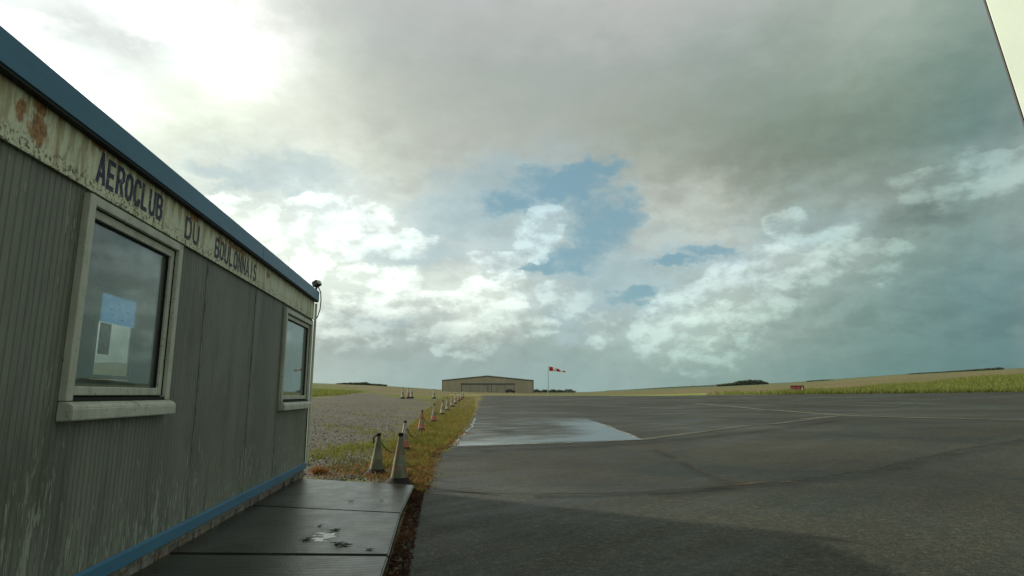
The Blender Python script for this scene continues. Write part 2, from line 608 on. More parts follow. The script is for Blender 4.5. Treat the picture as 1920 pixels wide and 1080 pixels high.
# edges of the surfaces as bearing over distance
AP_R, AP_A = interp_line([(790, 930), (800, 900), (803, 880), (812, 852), (838, 838), (862, 815), (880, 798), (888, 780), (895, 765), (902, 750)])
GR_R, GR_A = interp_line([(715, 872), (742, 840), (776, 806), (797, 786), (817, 765), (838, 748)])
GL_R, GL_A = interp_line([(500, 748), (580, 744.5), (640, 741), (680, 736), (720, 731)])


def apron_left(r_):
    a = np.interp(r_, AP_R, AP_A)
    near = np.arcsin(np.clip(-0.30 / np.maximum(r_, 0.31), -1, 1))
    return np.where(r_ < AP_R[0], near, a)


def grid_lines():
    rs = [0.0, 0.4]
    while rs[-1] < 160:
        rs.append(rs[-1] * 1.022 + 0.02)
    while rs[-1] < 6000:
        rs.append(rs[-1] * 1.07)
    az = list(np.arange(-180, -62, 4.0)) + list(np.arange(-62, -44, 0.5)) + list(np.arange(-44, 56, 0.22)) + list(np.arange(56, 76, 1.0)) + list(np.arange(76, 180, 4.0)) + [180]
    return np.array(rs), np.radians(np.array(az))


GRS, GAZ = grid_lines()
RR, AA = np.meshgrid(GRS, GAZ, indexing='ij')
GX, GY = RR * np.sin(AA), RR * np.cos(AA)
GZ = zt(GX, GY)
rc = (RR[:-1, :-1] + RR[1:, 1:]) / 2
ac = (AA[:-1, :-1] + AA[1:, 1:]) / 2
r_far = np.interp(ac, [R(-10), R(13), R(20), R(30), R(60)], [116, 116, 102, 86, 85])
wob = 0.020 * np.sin(rc * 3.1) + 0.016 * np.sin(rc * 7.3 + 1) + 0.012 * np.sin(rc * 17.0)
m_apron = (ac > apron_left(rc) + wob * np.where(rc < 9.3, 0.12, np.clip(6 / np.maximum(rc, 1), 0.08, 1))) & (rc < r_far) & (ac < R(178))
a_gr = np.interp(rc, GR_R, GR_A)
a_gl = np.interp(rc, GL_R, GL_A, left=-9)
m_gravel = (~m_apron) & (ac < a_gr + wob * 1.2) & (ac > np.where(rc < GL_R[0], R(-70), a_gl + wob)) & (rc > 10.6) & (rc < 170)
m_gravel &= ~((rc > 80 + 6 * np.sin(ac * 70)) & (ac > R(-4.6) - np.radians((rc - 86) * 0.05) + 0.01 * np.sin(rc * 0.7)))
m_soil = (~m_apron) & (~m_gravel) & (rc <= 10.6 + 1.2 * np.sin(ac * 60)) & (ac > R(-70)) & (ac < 0.02)
m_mown = (~m_apron) & (~m_gravel) & ((rc > 112) | (ac > R(5.5))) & (ac > a_gr + 0.004) & (rc > 88 + 5 * np.sin(ac * 90)) & (ac > R(-4.0) + 0.012 * np.sin(rc * 0.9)) & (rc < 128) & (ac > R(-4.6)) & (ac < R(24))
m_verge = (~m_apron) & (~m_gravel) & (~m_soil) & (~m_mown) & (rc < 125) & (ac >= a_gr) & (ac < R(5.5))
m_field = ~(m_apron | m_gravel | m_soil | m_mown | m_verge)


def surface(name, mask, m_):
    ii, jj = np.nonzero(mask)
    nj = GRS.size, GAZ.size
    w = GAZ.size
    q = np.stack([ii * w + jj, (ii + 1) * w + jj, (ii + 1) * w + jj + 1, ii * w + jj + 1], 1)
    used, inv = np.unique(q, return_inverse=True)
    q = inv.reshape(q.shape)
    V = np.stack([GX.ravel()[used], GY.ravel()[used], GZ.ravel()[used]], 1)
    me = bpy.data.meshes.new(name)
    me.from_pydata(V.tolist(), [], [f[::-1] for f in q.tolist()])
    me.materials.append(m_)
    me.polygons.foreach_set('use_smooth', [True] * len(me.polygons))
    me.update()
    o = bpy.data.objects.new(name, me)
    COL.objects.link(o)
    o['kind'] = 'structure'
    return o


# ---- ground materials
def b_asphalt(gg):
    p = pos(gg)
    x, y, z = gg.xyz(p)
    big = gg.noise(p, 0.16, 4, 0.6)
    mid = gg.noise(p, 0.8, 5, 0.6)
    # long faint streaks lying across the view, left by run-off and rolling
    rot = gg.cxyz(gg.add(gg.mul(x, 0.80), gg.mul(y, 0.60)), gg.sub(gg.mul(y, 0.80), gg.mul(x, 0.60)), 0)
    st = gg.noise(gg.vm('MULTIPLY', rot, (0.12, 1.2, 1.0)), 0.9, 6, 0.62)
    grain = gg.noise(p, 95, 2, 0.7)
    agg = gg.voro(p, 70, out='Color')
    aggv, _, _ = gg.xyz(agg)
    c = gg.ramp(big, [(0.32, (0.033, 0.036, 0.026)), (0.5, (0.047, 0.049, 0.034)), (0.68, (0.062, 0.062, 0.042))])
    c = gg.mix(gg.mapr(mid, 0.47, 0.75, 0, 0.3), c, (0.056, 0.046, 0.030))
    c = gg.mix(gg.mapr(gg.noise(p, 0.30, 5, 0.6, 0.8), 0.49, 0.64, 0, 0.75), c, (0.022, 0.034, 0.029))
    c = gg.mix(gg.mapr(st, 0.44, 0.66, 0, 0.65), c, (0.022, 0.023, 0.019))
    c = gg.mix(1.0, c, gg.ramp(aggv, [(0.0, (0.55,) * 3), (0.6, (1.0,) * 3), (0.92, (1.25,) * 3), (1.0, (2.1,) * 3)]), 'MULTIPLY')
    c = gg.mix(1.0, c, gg.ramp(grain, [(0.3, (0.75,) * 3), (0.7, (1.25,) * 3)]), 'MULTIPLY')
    lump = gg.noise(p, 13, 4, 0.75)
    coarse, _, _ = gg.xyz(gg.voro(p, 24, out='Color'))
    c = gg.mix(1.0, c, gg.ramp(lump, [(0.28, (0.62,) * 3), (0.5, (1.0,) * 3), (0.72, (1.42,) * 3)]), 'MULTIPLY')
    c = gg.mix(1.0, c, gg.ramp(coarse, [(0.0, (0.80, 0.82, 0.84)), (0.5, (1.0, 0.99, 0.96)), (0.93, (1.15, 1.11, 1.04)), (1.0, (1.45, 1.40, 1.28))]), 'MULTIPLY')
    c = gg.mix(gg.mapr(gg.noise(p, 0.22, 5, 0.7, 1.2), 0.55, 0.68, 0, 0.40), c, (0.060, 0.049, 0.031))
    wet = gg.mapr(gg.add(gg.mul(big, 0.5), gg.mul(st, 0.5)), 0.42, 0.62)
    rough = gg.sub(0.82, gg.mul(wet, 0.34))
    h = gg.add(gg.mul(aggv, 0.6), gg.mul(grain, 0.4))
    return pbsdf(gg, c, rough, 0.22, gg.add(h, lump), 0.8, 0.008)


def b_gravel(gg):
    p = pos(gg)
    v = gg.mix(0.22, gg.voro(p, 26, out='Color'), gg.voro(p, 9, out='Color'))
    vx, vy, _ = gg.xyz(v)
    d = gg.voro(p, 26)
    big = gg.noise(p, 0.35, 5, 0.65)
    mid = gg.noise(p, 1.4, 4, 0.6)
    c = gg.ramp(vx, [(0.0, (0.026, 0.024, 0.016)), (0.4, (0.078, 0.070, 0.045)), (0.75, (0.150, 0.134, 0.092)), (1.0, (0.32, 0.30, 0.24))])
    c = gg.mix(gg.mapr(gg.noise(gg.vm('MULTIPLY', p, (0.5, 1.2, 1)), 0.55, 4, 0.6), 0.42, 0.62, 0.45, 0), c, (0.05, 0.047, 0.036))
    c = gg.mix(gg.mapr(big, 0.46, 0.66, 0, 0.75), c, (0.110, 0.096, 0.046))
    c = gg.mix(gg.mapr(mid, 0.56, 0.7, 0, 0.85), c, (0.070, 0.078, 0.022))
    c = gg.mix(gg.mapr(gg.noise(p, 0.7, 3, 0.5), 0.58, 0.72, 0, 0.5), c, (0.12, 0.078, 0.052))
    return pbsdf(gg, c, 0.85, 0.25, gg.add(gg.sub(1.0, d), gg.mul(mid, 0.8)), 0.9, 0.03)


def b_soil(gg):
    p = pos(gg)
    n1 = gg.noise(p, 2.2, 6, 0.65)
    n2 = gg.noise(p, 9, 5, 0.65)
    n3 = gg.noise(p, 40, 4, 0.6)
    c = gg.ramp(n2, [(0.3, (0.060, 0.050, 0.030)), (0.5, (0.14, 0.115, 0.064)), (0.7, (0.24, 0.20, 0.12))])
    c = gg.mix(gg.mapr(n1, 0.47, 0.6, 0, 0.85), c, (0.085, 0.090, 0.026))
    c = gg.mix(gg.mapr(gg.noise(p, 3.4, 5, 0.6), 0.56, 0.66, 0, 0.6), c, (0.20, 0.105, 0.050))
    c = gg.mix(1.0, c, gg.ramp(n3, [(0.3, (0.6,) * 3), (0.7, (1.4,) * 3)]), 'MULTIPLY')
    return pbsdf(gg, c, 0.9, 0.2, gg.add(n2, gg.mul(n3, 0.6)), 1.0, 0.04)


def b_verge(gg):
    p = pos(gg)
    n1 = gg.noise(p, 0.8, 5, 0.65)
    n2 = gg.noise(p, 6, 5, 0.7)
    c = gg.ramp(n1, [(0.34, (0.075, 0.080, 0.020)), (0.5, (0.150, 0.135, 0.038)), (0.66, (0.25, 0.175, 0.062))])
    c = gg.mix(1.0, c, gg.ramp(n2, [(0.3, (0.6,) * 3), (0.7, (1.4,) * 3)]), 'MULTIPLY')
    return pbsdf(gg, c, 0.9, 0.15, n2, 1.0, 0.08)


def b_mown(gg):
    p = pos(gg)
    n1 = gg.noise(p, 0.5, 5, 0.7)
    c = gg.ramp(n1, [(0.3, (0.15, 0.19, 0.040)), (0.7, (0.25, 0.285, 0.07))])
    return pbsdf(gg, c, 0.9, 0.1)


def b_field(gg):
    p = pos(gg)
    x, y, z = gg.xyz(p)
    r_ = gg.vm('LENGTH', gg.vm('MULTIPLY', p, (1, 1, 0)))
    az = gg.m('ARCTAN2', x, y)
    n0 = gg.noise(p, 0.02, 4, 0.6)
    n1 = gg.noise(p, 0.12, 5, 0.65)
    n2 = gg.noise(p, 1.6, 5, 0.7)
    green = gg.ramp(n1, [(0.3, (0.085, 0.105, 0.022)), (0.55, (0.15, 0.165, 0.040)), (0.75, (0.20, 0.19, 0.06))])
    tan = gg.ramp(gg.add(gg.mul(n0, 0.6), gg.mul(gg.noise(gg.vm('MULTIPLY', p, (0.02, 0.09, 0.5)), 1.0, 5, 0.65), 0.4)),
                  [(0.36, (0.125, 0.135, 0.050)), (0.48, (0.155, 0.145, 0.062)), (0.58, (0.20, 0.150, 0.080)), (0.68, (0.235, 0.165, 0.10))])
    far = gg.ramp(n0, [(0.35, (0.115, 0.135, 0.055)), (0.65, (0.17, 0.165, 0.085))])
    rj = gg.add(r_, gg.mul(gg.sub(n1, 0.5), 40))
    edge = gg.mx(gg.mapr(az, R(28), R(47), 100, 148, smooth=False), gg.mapr(az, R(-3), R(-9), 0, 230, smooth=False))
    c = gg.mix(gg.mapr(gg.sub(rj, edge), 0, 14), green, tan)
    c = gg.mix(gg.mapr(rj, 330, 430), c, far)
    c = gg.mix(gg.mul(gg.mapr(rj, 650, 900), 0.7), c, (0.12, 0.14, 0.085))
    c = gg.mix(1.0, c, gg.ramp(n2, [(0.3, (0.65,) * 3), (0.7, (1.35,) * 3)]), 'MULTIPLY')
    return pbsdf(gg, c, 0.95, 0.1, n2, 1.0, 0.25)


M_ASPH = material('asphalt', b_asphalt)
M_GRAV = material('gravel', b_gravel)
M_SOIL = material('soil', b_soil)
M_VERGE = material('verge_turf', b_verge)
M_MOWN = material('mown_turf', b_mown)
M_FIELD = material('field', b_field)
surface('apron', m_apron, M_ASPH)
surface('gravel_yard', m_gravel, M_GRAV)
surface('bare_soil', m_soil, M_SOIL)
surface('grass_verge', m_verge, M_VERGE)
surface('mown_strip', m_mown, M_MOWN)
surface('field', m_field, M_FIELD)


# ---- strips laid on the apron
def strip(name, pts, width, m_, lift=0.004, wander=0.0, step=0.5, far_scale=0.0):
    P = [gpx(*p) for p in pts]
    path = []
    for a, b in zip(P, P[1:]):
        n = max(2, int((b - a).length / step))
        for i in range(n):
            path.append(a.lerp(b, i / n))
    path.append(P[-1])
    V, Fc = [], []
    ph = random.random() * 10
    for i, p in enumerate(path):
        t = (path[min(i + 1, len(path) - 1)] - path[max(i - 1, 0)])
        nrm = Vector((-t.y, t.x, 0)).normalized()
        wv = wander * (math.sin(i * 0.9 + ph) + 0.6 * math.sin(i * 2.3 + ph * 2) + random.uniform(-.7, .7))
        wd = width * (1 + (random.uniform(-.45, .45) if wander else 0))
        for s in (-1, 1):
            q = p + nrm * (wv + s * wd / 2)
            r_ = math.hypot(q.x, q.y)
            V.append((q.x, q.y, float(zt(q.x, q.y)) + lift + far_scale * r_))
        if i:
            k = 2 * i
            Fc.append((k - 2, k - 1, k + 1, k))
    o = mk(name, V, Fc, m_)
    o['kind'] = 'structure'
    return o


def b_paint(gg):
    p = pos(gg)
    n1 = gg.noise(p, 6, 6, 0.7)
    c = gg.ramp(gg.noise(p, 0.6, 3), [(0.3, (0.12, 0.115, 0.07)), (0.7, (0.25, 0.235, 0.15))])
    c = gg.mix(gg.mapr(n1, 0.40, 0.56), (0.08, 0.078, 0.062), c)
    return pbsdf(gg, c, 0.7, 0.3)


M_LINE = material('worn_paint', b_paint)
M_CRACK = simple('crack_fill', (0.048, 0.045, 0.034), 0.9, 0.2, 0.4, 4)
M_CRACKB = simple('moss_crack', (0.075, 0.052, 0.030), 0.9, 0.2, 0.5, 8)
M_SEAM = simple('pale_seam', (0.085, 0.082, 0.060), 0.8, 0.3, 0.4, 3)
strip('painted_line', [(1300, 756), (1450, 769), (1580, 779), (1700, 783), (1960, 788)], 0.42, M_LINE, 0.006, far_scale=0.0002)
strip('painted_line', [(895, 757), (1060, 756.5), (1240, 754.5)], 0.55, M_LINE, 0.006, far_scale=0.0003)
strip('painted_line', [(1200, 751), (1330, 748), (1480, 747)], 0.6, M_LINE, 0.006, far_scale=0.0003)
strip('painted_line', [(1480, 758), (1590, 760), (1680, 763)], 0.4, M_LINE, 0.006, far_scale=0.0003)
strip('asphalt_seam', [(1195, 825), (1330, 808), (1450, 795), (1575, 780)], 0.28, M_SEAM, 0.005, 0.01, far_scale=0.0002)
strip('painted_line', [(1500, 786.5), (1535, 783.5), (1575, 780.3)], 0.22, M_LINE, 0.009, far_scale=0.0002)
strip('crack', [(790, 921), (900, 924), (1000, 926), (1120, 925), (1230, 921), (1330, 914), (1400, 907)], 0.024, M_CRACK, 0.004, 0.014, 0.2)
strip('crack', [(1400, 907), (1490, 901), (1600, 885), (1700, 865), (1800, 843), (1960, 815)], 0.034, M_CRACK, 0.004, 0.022, 0.2)
strip('crack', [(1225, 835), (1275, 860), (1320, 884), (1360, 899), (1400, 907)], 0.035, M_CRACKB, 0.005, 0.012, 0.25)
strip('crack', [(1370, 910), (1400, 907.5), (1440, 905)], 0.09, M_CRACKB, 0.006, 0.02, 0.12)
strip('crack', [(1465, 905), (1485, 903)], 0.07, M_CRACKB, 0.006, 0.02, 0.1)
strip('crack', [(800, 879), (870, 883), (960, 879)], 0.02, M_CRACK, 0.004, 0.01, 0.2)


def b_damp(gg):
    p = pos(gg)
    uv = gg.n('ShaderNodeUVMap').outputs[0]
    u, v, _ = gg.xyz(uv)
    f = gg.mul(gg.mapr(gg.m('ABSOLUTE', gg.sub(u, 0.5)), 0.5, 0.0), gg.mapr(gg.noise(p, 1.1, 5, 0.65), 0.30, 0.65))
    t = gg.n('ShaderNodeBsdfTransparent')
    d = pbsdf(gg, (0.020, 0.022, 0.018), 0.6, 0.25)
    mx = gg.n('ShaderNodeMixShader')
    gg.put(mx.inputs[0], gg.mul(f, 0.42))
    gg.t.links.new(t.outputs[0], mx.inputs[1])
    gg.t.links.new(d, mx.inputs[2])
    return mx.outputs[0]


M_DAMP = material('damp_band', b_damp)


def band(pts, width, lift=0.003):
    o = strip('damp_stain', pts, width, M_DAMP, lift, 0.0, 0.4)
    ul = o.data.uv_layers.new(name='UVMap')
    for lp in o.data.loops:
        ul.data[lp.index].uv = (lp.vertex_index % 2, 0)


band([(1230, 931), (1400, 912), (1600, 890), (1700, 870), (1800, 849), (1960, 820)], 0.9)
band([(1000, 932), (1120, 930), (1260, 925), (1400, 912)], 0.45)
band([(900, 846), (1100, 838), (1300, 822), (1500, 800), (1570, 789)], 1.0)
band([(1225, 842), (1275, 866), (1320, 890), (1380, 912)], 0.4)

# ---- the wet sheet at the edge of the apron
def b_water(gg):
    p = pos(gg)
    x, y, z = gg.xyz(p)
    uv = gg.n('ShaderNodeUVMap').outputs[0]
    u, v, _ = gg.xyz(uv)
    st = gg.noise(gg.vm('MULTIPLY', p, (0.45, 1.0, 1)), 1.6, 6, 0.62)
    n2 = gg.noise(p, 0.5, 4, 0.6)
    # standing water gathers along the right-hand and near seams of this lower patch
    right = gg.mapr(u, 0.55, 1.0)
    near = gg.mapr(v, 0.30, 0.0)
    vfade = gg.mapr(v, 0.85, 0.45)
    lvl = gg.add(gg.add(gg.mul(right, gg.mul(vfade, 0.60)), gg.mul(near, 0.34)), gg.mul(vfade, 0.20))
    lvl = gg.add(lvl, gg.mul(gg.sub(st, 0.5), 1.25))
    lvl = gg.add(lvl, gg.mul(gg.sub(n2, 0.5), 0.5))
    wet = gg.mapr(lvl, 0.0, 0.78)
    dry = b_asphalt(gg)
    film = pbsdf(gg, (0.035, 0.045, 0.045), gg.add(0.16, gg.mul(st, 0.12)), 0.5, gg.noise(p, 14, 4, 0.5), 0.05, 0.004)
    mx = gg.n('ShaderNodeMixShader')
    gg.put(mx.inputs[0], wet)
    gg.t.links.new(dry, mx.inputs[1])
    gg.t.links.new(film, mx.inputs[2])
    return mx.outputs[0]


M_WATER = material('wet_sheet', b_water)
pA, pB, pC, pD = gpx(843, 837.5), gpx(1203, 824.5), gpx(1052, 769), gpx(893, 767)
# left edge follows the verge
V, Fc, UVS = [], [], []
NU, NV = 40, 50
for j in range(NV + 1):
    v = j / NV
    v2 = v ** 1.6
    L = pA.lerp(pD, v2)
    r_ = math.hypot(L.x, L.y)
    a = float(apron_left(np.array(r_))) + 0.004
    L = Vector((r_ * math.sin(a), r_ * math.cos(a), 0))
    Rr = gpx(1204 + (1058 - 1204) * v, 824.3 + (770 - 824.3) * v)
    for i in range(NU + 1):
        q = L.lerp(Rr, i / NU)
        wv = 0.05 * math.sin(i * 1.7) * (1 if j == 0 else 0)
        V.append((q.x, q.y + wv * 0.5, float(zt(q.x, q.y)) + 0.008 + 0.0002 * r_))
        UVS.append((i / NU, v))
for j in range(NV):
    for i in range(NU):
        k = j * (NU + 1) + i
        Fc.append((k, k + 1, k + NU + 2, k + NU + 1))
wt = mk('water', V, Fc, M_WATER, smooth=True)
uvl = wt.data.uv_layers.new(name='UVMap')
for lp in wt.data.loops:
    uvl.data[lp.index].uv = UVS[lp.vertex_index]
wt['kind'] = 'structure'
M_RIM = simple('pale_silt', (0.20, 0.20, 0.165), 0.55, 0.4, 0.5, 3)
strip('silt_line', [(800, 842), (845, 839.5), (950, 834.5), (1040, 832), (1140, 828), (1204, 824.5)], 0.09, M_RIM, 0.012, 0.03, 0.18)
strip('silt_line', [(848, 836), (866, 818), (884, 801), (891, 784)], 0.07, M_RIM, 0.014, 0.03, 0.35)
strip('silt_line', [(1071, 775.5), (1110, 790), (1160, 808), (1203, 824)], 0.10, M_RIM, 0.012, 0.02, 0.4)
strip('crack', [(850, 841.5), (950, 837), (1100, 832), (1204, 826.5)], 0.04, M_CRACK, 0.010, 0.01, 0.2)


# ------------------------------------------------------------------ concrete path along the cabin
def b_slab(gg):
    p = pos(gg)
    x, y, z = gg.xyz(p)
    n1 = gg.noise(p, 1.1, 5, 0.6)
    n2 = gg.noise(p, 60, 3, 0.6)
    rip = gg.add(gg.mul(gg.noise(gg.vm('MULTIPLY', p, (0.45, 1.9, 1)), 16, 4, 0.6), 0.6), gg.mul(gg.m('SINE', gg.add(gg.mul(y, 95), gg.mul(n1, 20))), 0.10))
    c = gg.ramp(n1, [(0.3, (0.026, 0.028, 0.020)), (0.5, (0.045, 0.046, 0.034)), (0.7, (0.075, 0.076, 0.056))])
    c = gg.mix(gg.mapr(gg.noise(p, 4, 5), 0.6, 0.75, 0, 0.6), c, (0.06, 0.055, 0.03))
    dpx = gg.mul(gg.sub(x, -1.02), 1 / 0.15)
    dpy = gg.mul(gg.sub(y, 5.92), 1 / 0.26)
    pb = gg.sub(1.0, gg.m('MULTIPLY_ADD', dpx, dpx, gg.mul(dpy, dpy)))
    pud = gg.mapr(gg.add(gg.mx(pb, -1.0), gg.mul(gg.sub(gg.noise(p, 9, 5), 0.5), 4.2)), 0.45, 0.8)
    rough = gg.mix(pud, gg.add(0.12, gg.mul(gg.noise(p, 3.3, 6, 0.7), 0.42)), 0.05)
    bst = gg.mul(gg.sub(1.0, pud), 1.0)
    h = gg.mul(bst, gg.add(gg.mul(n2, 0.5), rip))
    return pbsdf(gg, c, rough, 0.5, h, 0.75, 0.008)


M_SLAB = material('wet_concrete', b_slab)
mb = MB()
edges = [((-2.16, 9.95), (-0.37, 9.02)), ((-2.16, 7.58), (-0.42, 6.93)), ((-2.16, 5.42), (-0.40, 5.17)), ((-2.16, 3.5), (-0.40, 3.4)), ((-2.16, 1.6), (-0.40, 1.6)), ((-2.16, -0.2), (-0.40, -0.2))]
for k in range(len(edges) - 1):
    (a0, a1), (b0, b1) = edges[k], edges[k + 1]
    g_ = 0.022
    up = random.uniform(-0.003, 0.003)
    P4 = [(a0[0], a0[1] - g_), (a1[0], a1[1] - g_), (b1[0], b1[1] + g_), (b0[0], b0[1] + g_)]
    bm = mb.bm
    lo = [bm.verts.new((p[0], p[1], -0.12)) for p in P4]
    hi = [bm.verts.new((p[0], p[1], up)) for p in P4]
    fs = [bm.faces.new(hi[::-1]), bm.faces.new(lo)]
    for i in range(4):
        fs.append(bm.faces.new((lo[i], lo[(i + 1) % 4], hi[(i + 1) % 4], hi[i])))
    ed = [e for e in fs[0].edges]
    bmesh.ops.bevel(bm, geom=ed, offset=0.012, segments=2, affect='EDGES')
tag(mb.build('path', M_SLAB, smooth=False), kind='structure')

# ------------------------------------------------------------------ the cabin
WX = -2.15                      # face of the long wall
BX = -4.60                      # outer face of the rear wall
Y0, Y1 = -2.5, 10.22
Z0, Z1 = 0.06, 2.80


def b_wall(gg):
    p = obco(gg)
    x, y, z = gg.xyz(p)
    rib = gg.m('SINE', gg.add(gg.mul(y, 2 * math.pi / 0.052), gg.mul(gg.noise(gg.cxyz(0, gg.mul(y, 2.5), 0), 1.0, 2, 0.5), 9)))
    ribm = gg.mapr(rib, 0.55, 0.95)
    low = gg.mapr(z, 1.25, 0.15)
    under = gg.mul(gg.mapr(z, 0.95, 1.10), gg.mapr(z, 1.13, 1.08))
    pan = gg.noise(gg.cxyz(0, gg.mul(y, 1.1), 0), 1.0, 1, 0.5)
    streakv = gg.cxyz(x, gg.mul(y, 26), gg.mul(z, 3.4))
    s1 = gg.noise(streakv, 1.0, 6, 0.65)
    s2 = gg.noise(gg.cxyz(x, gg.mul(y, 70), gg.mul(z, 11)), 1.0, 5, 0.6)
    blot = gg.noise(p, 1.3, 5, 0.6)
    c = gg.ramp(pan, [(0.35, (0.188, 0.205, 0.170)), (0.5, (0.240, 0.255, 0.202)), (0.65, (0.212, 0.230, 0.190))])
    c = gg.mix(gg.mapr(blot, 0.45, 0.7, 0, 0.5), c, (0.125, 0.130, 0.092))
    c = gg.mix(gg.mul(gg.mapr(s1, 0.5, 0.7), 0.35), c, (0.095, 0.095, 0.078))
    c = gg.mix(gg.mul(ribm, 0.45), c, (0.085, 0.09, 0.075))
    # flaking paint: pale vertical flakes, most near the base and down the joints
    thr = gg.sub(0.690, gg.mul(low, 0.125))
    thr = gg.sub(thr, gg.mul(gg.mapr(blot, 0.5, 0.68), 0.07))
    for yj, wj in ((5.70, 0.05), (7.16, 0.05), (8.35, 0.05), (3.62, 0.07), (5.12, 0.05), (2.7, 0.2)):
        nj_ = gg.mapr(gg.m('ABSOLUTE', gg.sub(y, yj)), wj, 0.0)
        thr = gg.sub(thr, gg.mul(nj_, 0.075))
    thr = gg.sub(thr, gg.mul(gg.mul(gg.mapr(z, 2.0, 2.4), gg.mapr(y, 3.9, 3.3)), 0.075))
    thr = gg.sub(thr, gg.mul(gg.mul(gg.mapr(z, 0.8, 1.08), gg.mapr(gg.m('ABSOLUTE', gg.sub(y, 4.45)), 1.0, 0.6)), 0.07))
    fl = gg.mapr(gg.add(gg.mul(s1, 0.55), gg.mul(s2, 0.45)), gg.sub(thr, 0.05), gg.add(thr, 0.012))
    dirt = gg.noise(gg.cxyz(x, gg.mul(y, 5), gg.mul(z, 0.7)), 1.0, 5, 0.6)
    c = gg.mix(gg.mapr(dirt, 0.5, 0.72, 0, 0.55), c, (0.085, 0.095, 0.062))
    c = gg.mix(gg.mul(fl, 0.7), c, (0.42, 0.45, 0.37))
    h = gg.add(gg.mul(ribm, -1.0), gg.mul(fl, -0.25))
    return pbsdf(gg, c, 0.6, 0.3, h, 0.6, 0.006)


def b_cream(gg):
    p = obco(gg)
    x, y, z = gg.xyz(p)
    n1 = gg.noise(gg.cxyz(x, gg.mul(y, 3.0), gg.mul(z, 1.2)), 1.6, 5, 0.6)
    drip = gg.noise(gg.cxyz(x, gg.mul(y, 16), gg.mul(z, 2.2)), 1.0, 6, 0.68)
    dots = gg.noise(p, 42, 4, 0.6)
    top = gg.mapr(z, 2.52, 2.80)
    bot = gg.mapr(z, 2.60, 2.50)
    c = gg.ramp(n1, [(0.3, (0.66, 0.69, 0.49)), (0.6, (0.76, 0.78, 0.58)), (0.8, (0.72, 0.67, 0.43))])
    c = gg.mix(gg.mapr(gg.add(drip, gg.mul(top, 0.10)), 0.50, 0.66, 0, 0.75), c, (0.36, 0.30, 0.13))
    c = gg.mix(gg.mul(bot, gg.mapr(dots, 0.50, 0.62)), c, (0.15, 0.14, 0.085))
    # rust: the big patches near the left end, and small runs along the top
    def spot(cy, cz, ry, rz):
        a = gg.mul(gg.sub(y, cy), 1 / ry)
        b = gg.mul(gg.sub(z, cz), 1 / rz)
        return gg.mx(gg.sub(1.0, gg.add(gg.mul(a, a), gg.mul(b, b))), -2.0)
    sp = gg.mx(gg.mx(spot(3.24, 2.62, 0.11, 0.12), spot(3.10, 2.66, 0.05, 0.09)), gg.mx(spot(3.24, 2.74, 0.08, 0.07), spot(3.78, 2.76, 0.10, 0.035)))
    sp = gg.mx(sp, gg.mx(spot(5.22, 2.73, 0.16, 0.05), spot(6.35, 2.72, 0.45, 0.035)))
    sp = gg.mx(sp, gg.mx(spot(5.9, 2.70, 0.08, 0.05), spot(7.5, 2.68, 0.12, 0.05)))
    rn = gg.noise(gg.cxyz(x, gg.mul(y, 2.3), z), 13, 6, 0.7)
    rust = gg.mapr(gg.add(gg.mul(sp, 0.30), gg.add(gg.mul(rn, 0.7), gg.mul(drip, 0.3))), 0.56, 0.72)
    rust2 = gg.mul(gg.mapr(gg.add(drip, gg.mul(top, 0.13)), 0.69, 0.78), 0.8)
    rust = gg.mx(rust, rust2)
    rc_ = gg.ramp(gg.noise(p, 30, 4, 0.6), [(0.35, (0.13, 0.055, 0.020)), (0.5, (0.36, 0.15, 0.038)), (0.7, (0.52, 0.30, 0.10))])
    c = gg.mix(gg.mul(rust, 0.92), c, rc_)
    specks = gg.mapr(gg.noise(p, 75, 3, 0.6), 0.68, 0.73)
    c = gg.mix(gg.mul(specks, 0.8), c, (0.10, 0.085, 0.05))
    return pbsdf(gg, c, 0.6, 0.3, gg.add(dots, gg.mul(rust, -0.6)), 0.25, 0.004)


def b_blue(gg):
    p = obco(gg)
    x, y, z = gg.xyz(p)
    n1 = gg.noise(gg.cxyz(x, gg.mul(y, 0.8), gg.mul(z, 4)), 2.0, 5, 0.6)
    n2 = gg.noise(p, 40, 4, 0.65)
    c = gg.ramp(n1, [(0.3, (0.038, 0.155, 0.260)), (0.7, (0.054, 0.190, 0.310))])
    c = gg.mix(gg.mapr(n2, 0.64, 0.72, 0, 0.5), c, (0.10, 0.16, 0.17))
    return pbsdf(gg, c, 0.45, 0.4, n1, 0.1, 0.004)


def b_frame(gg):
    p = obco(gg)
    x, y, z = gg.xyz(p)
    n1 = gg.noise(gg.vm('MULTIPLY', p, (1, 1, 0.35)), 7, 6, 0.65)
    n2 = gg.noise(p, 38, 4, 0.6)
    c = gg.ramp(n1, [(0.3, (0.42, 0.44, 0.35)), (0.55, (0.57, 0.59, 0.49)), (0.75, (0.62, 0.63, 0.53))])
    c = gg.mix(gg.mapr(n2, 0.60, 0.70, 0, 0.8), c, (0.16, 0.16, 0.10))
    c = gg.mix(gg.mapr(gg.noise(p, 5, 5), 0.60, 0.72, 0, 0.6), c, (0.24, 0.25, 0.11))
    return pbsdf(gg, c, 0.55, 0.35, n2, 0.15, 0.003)


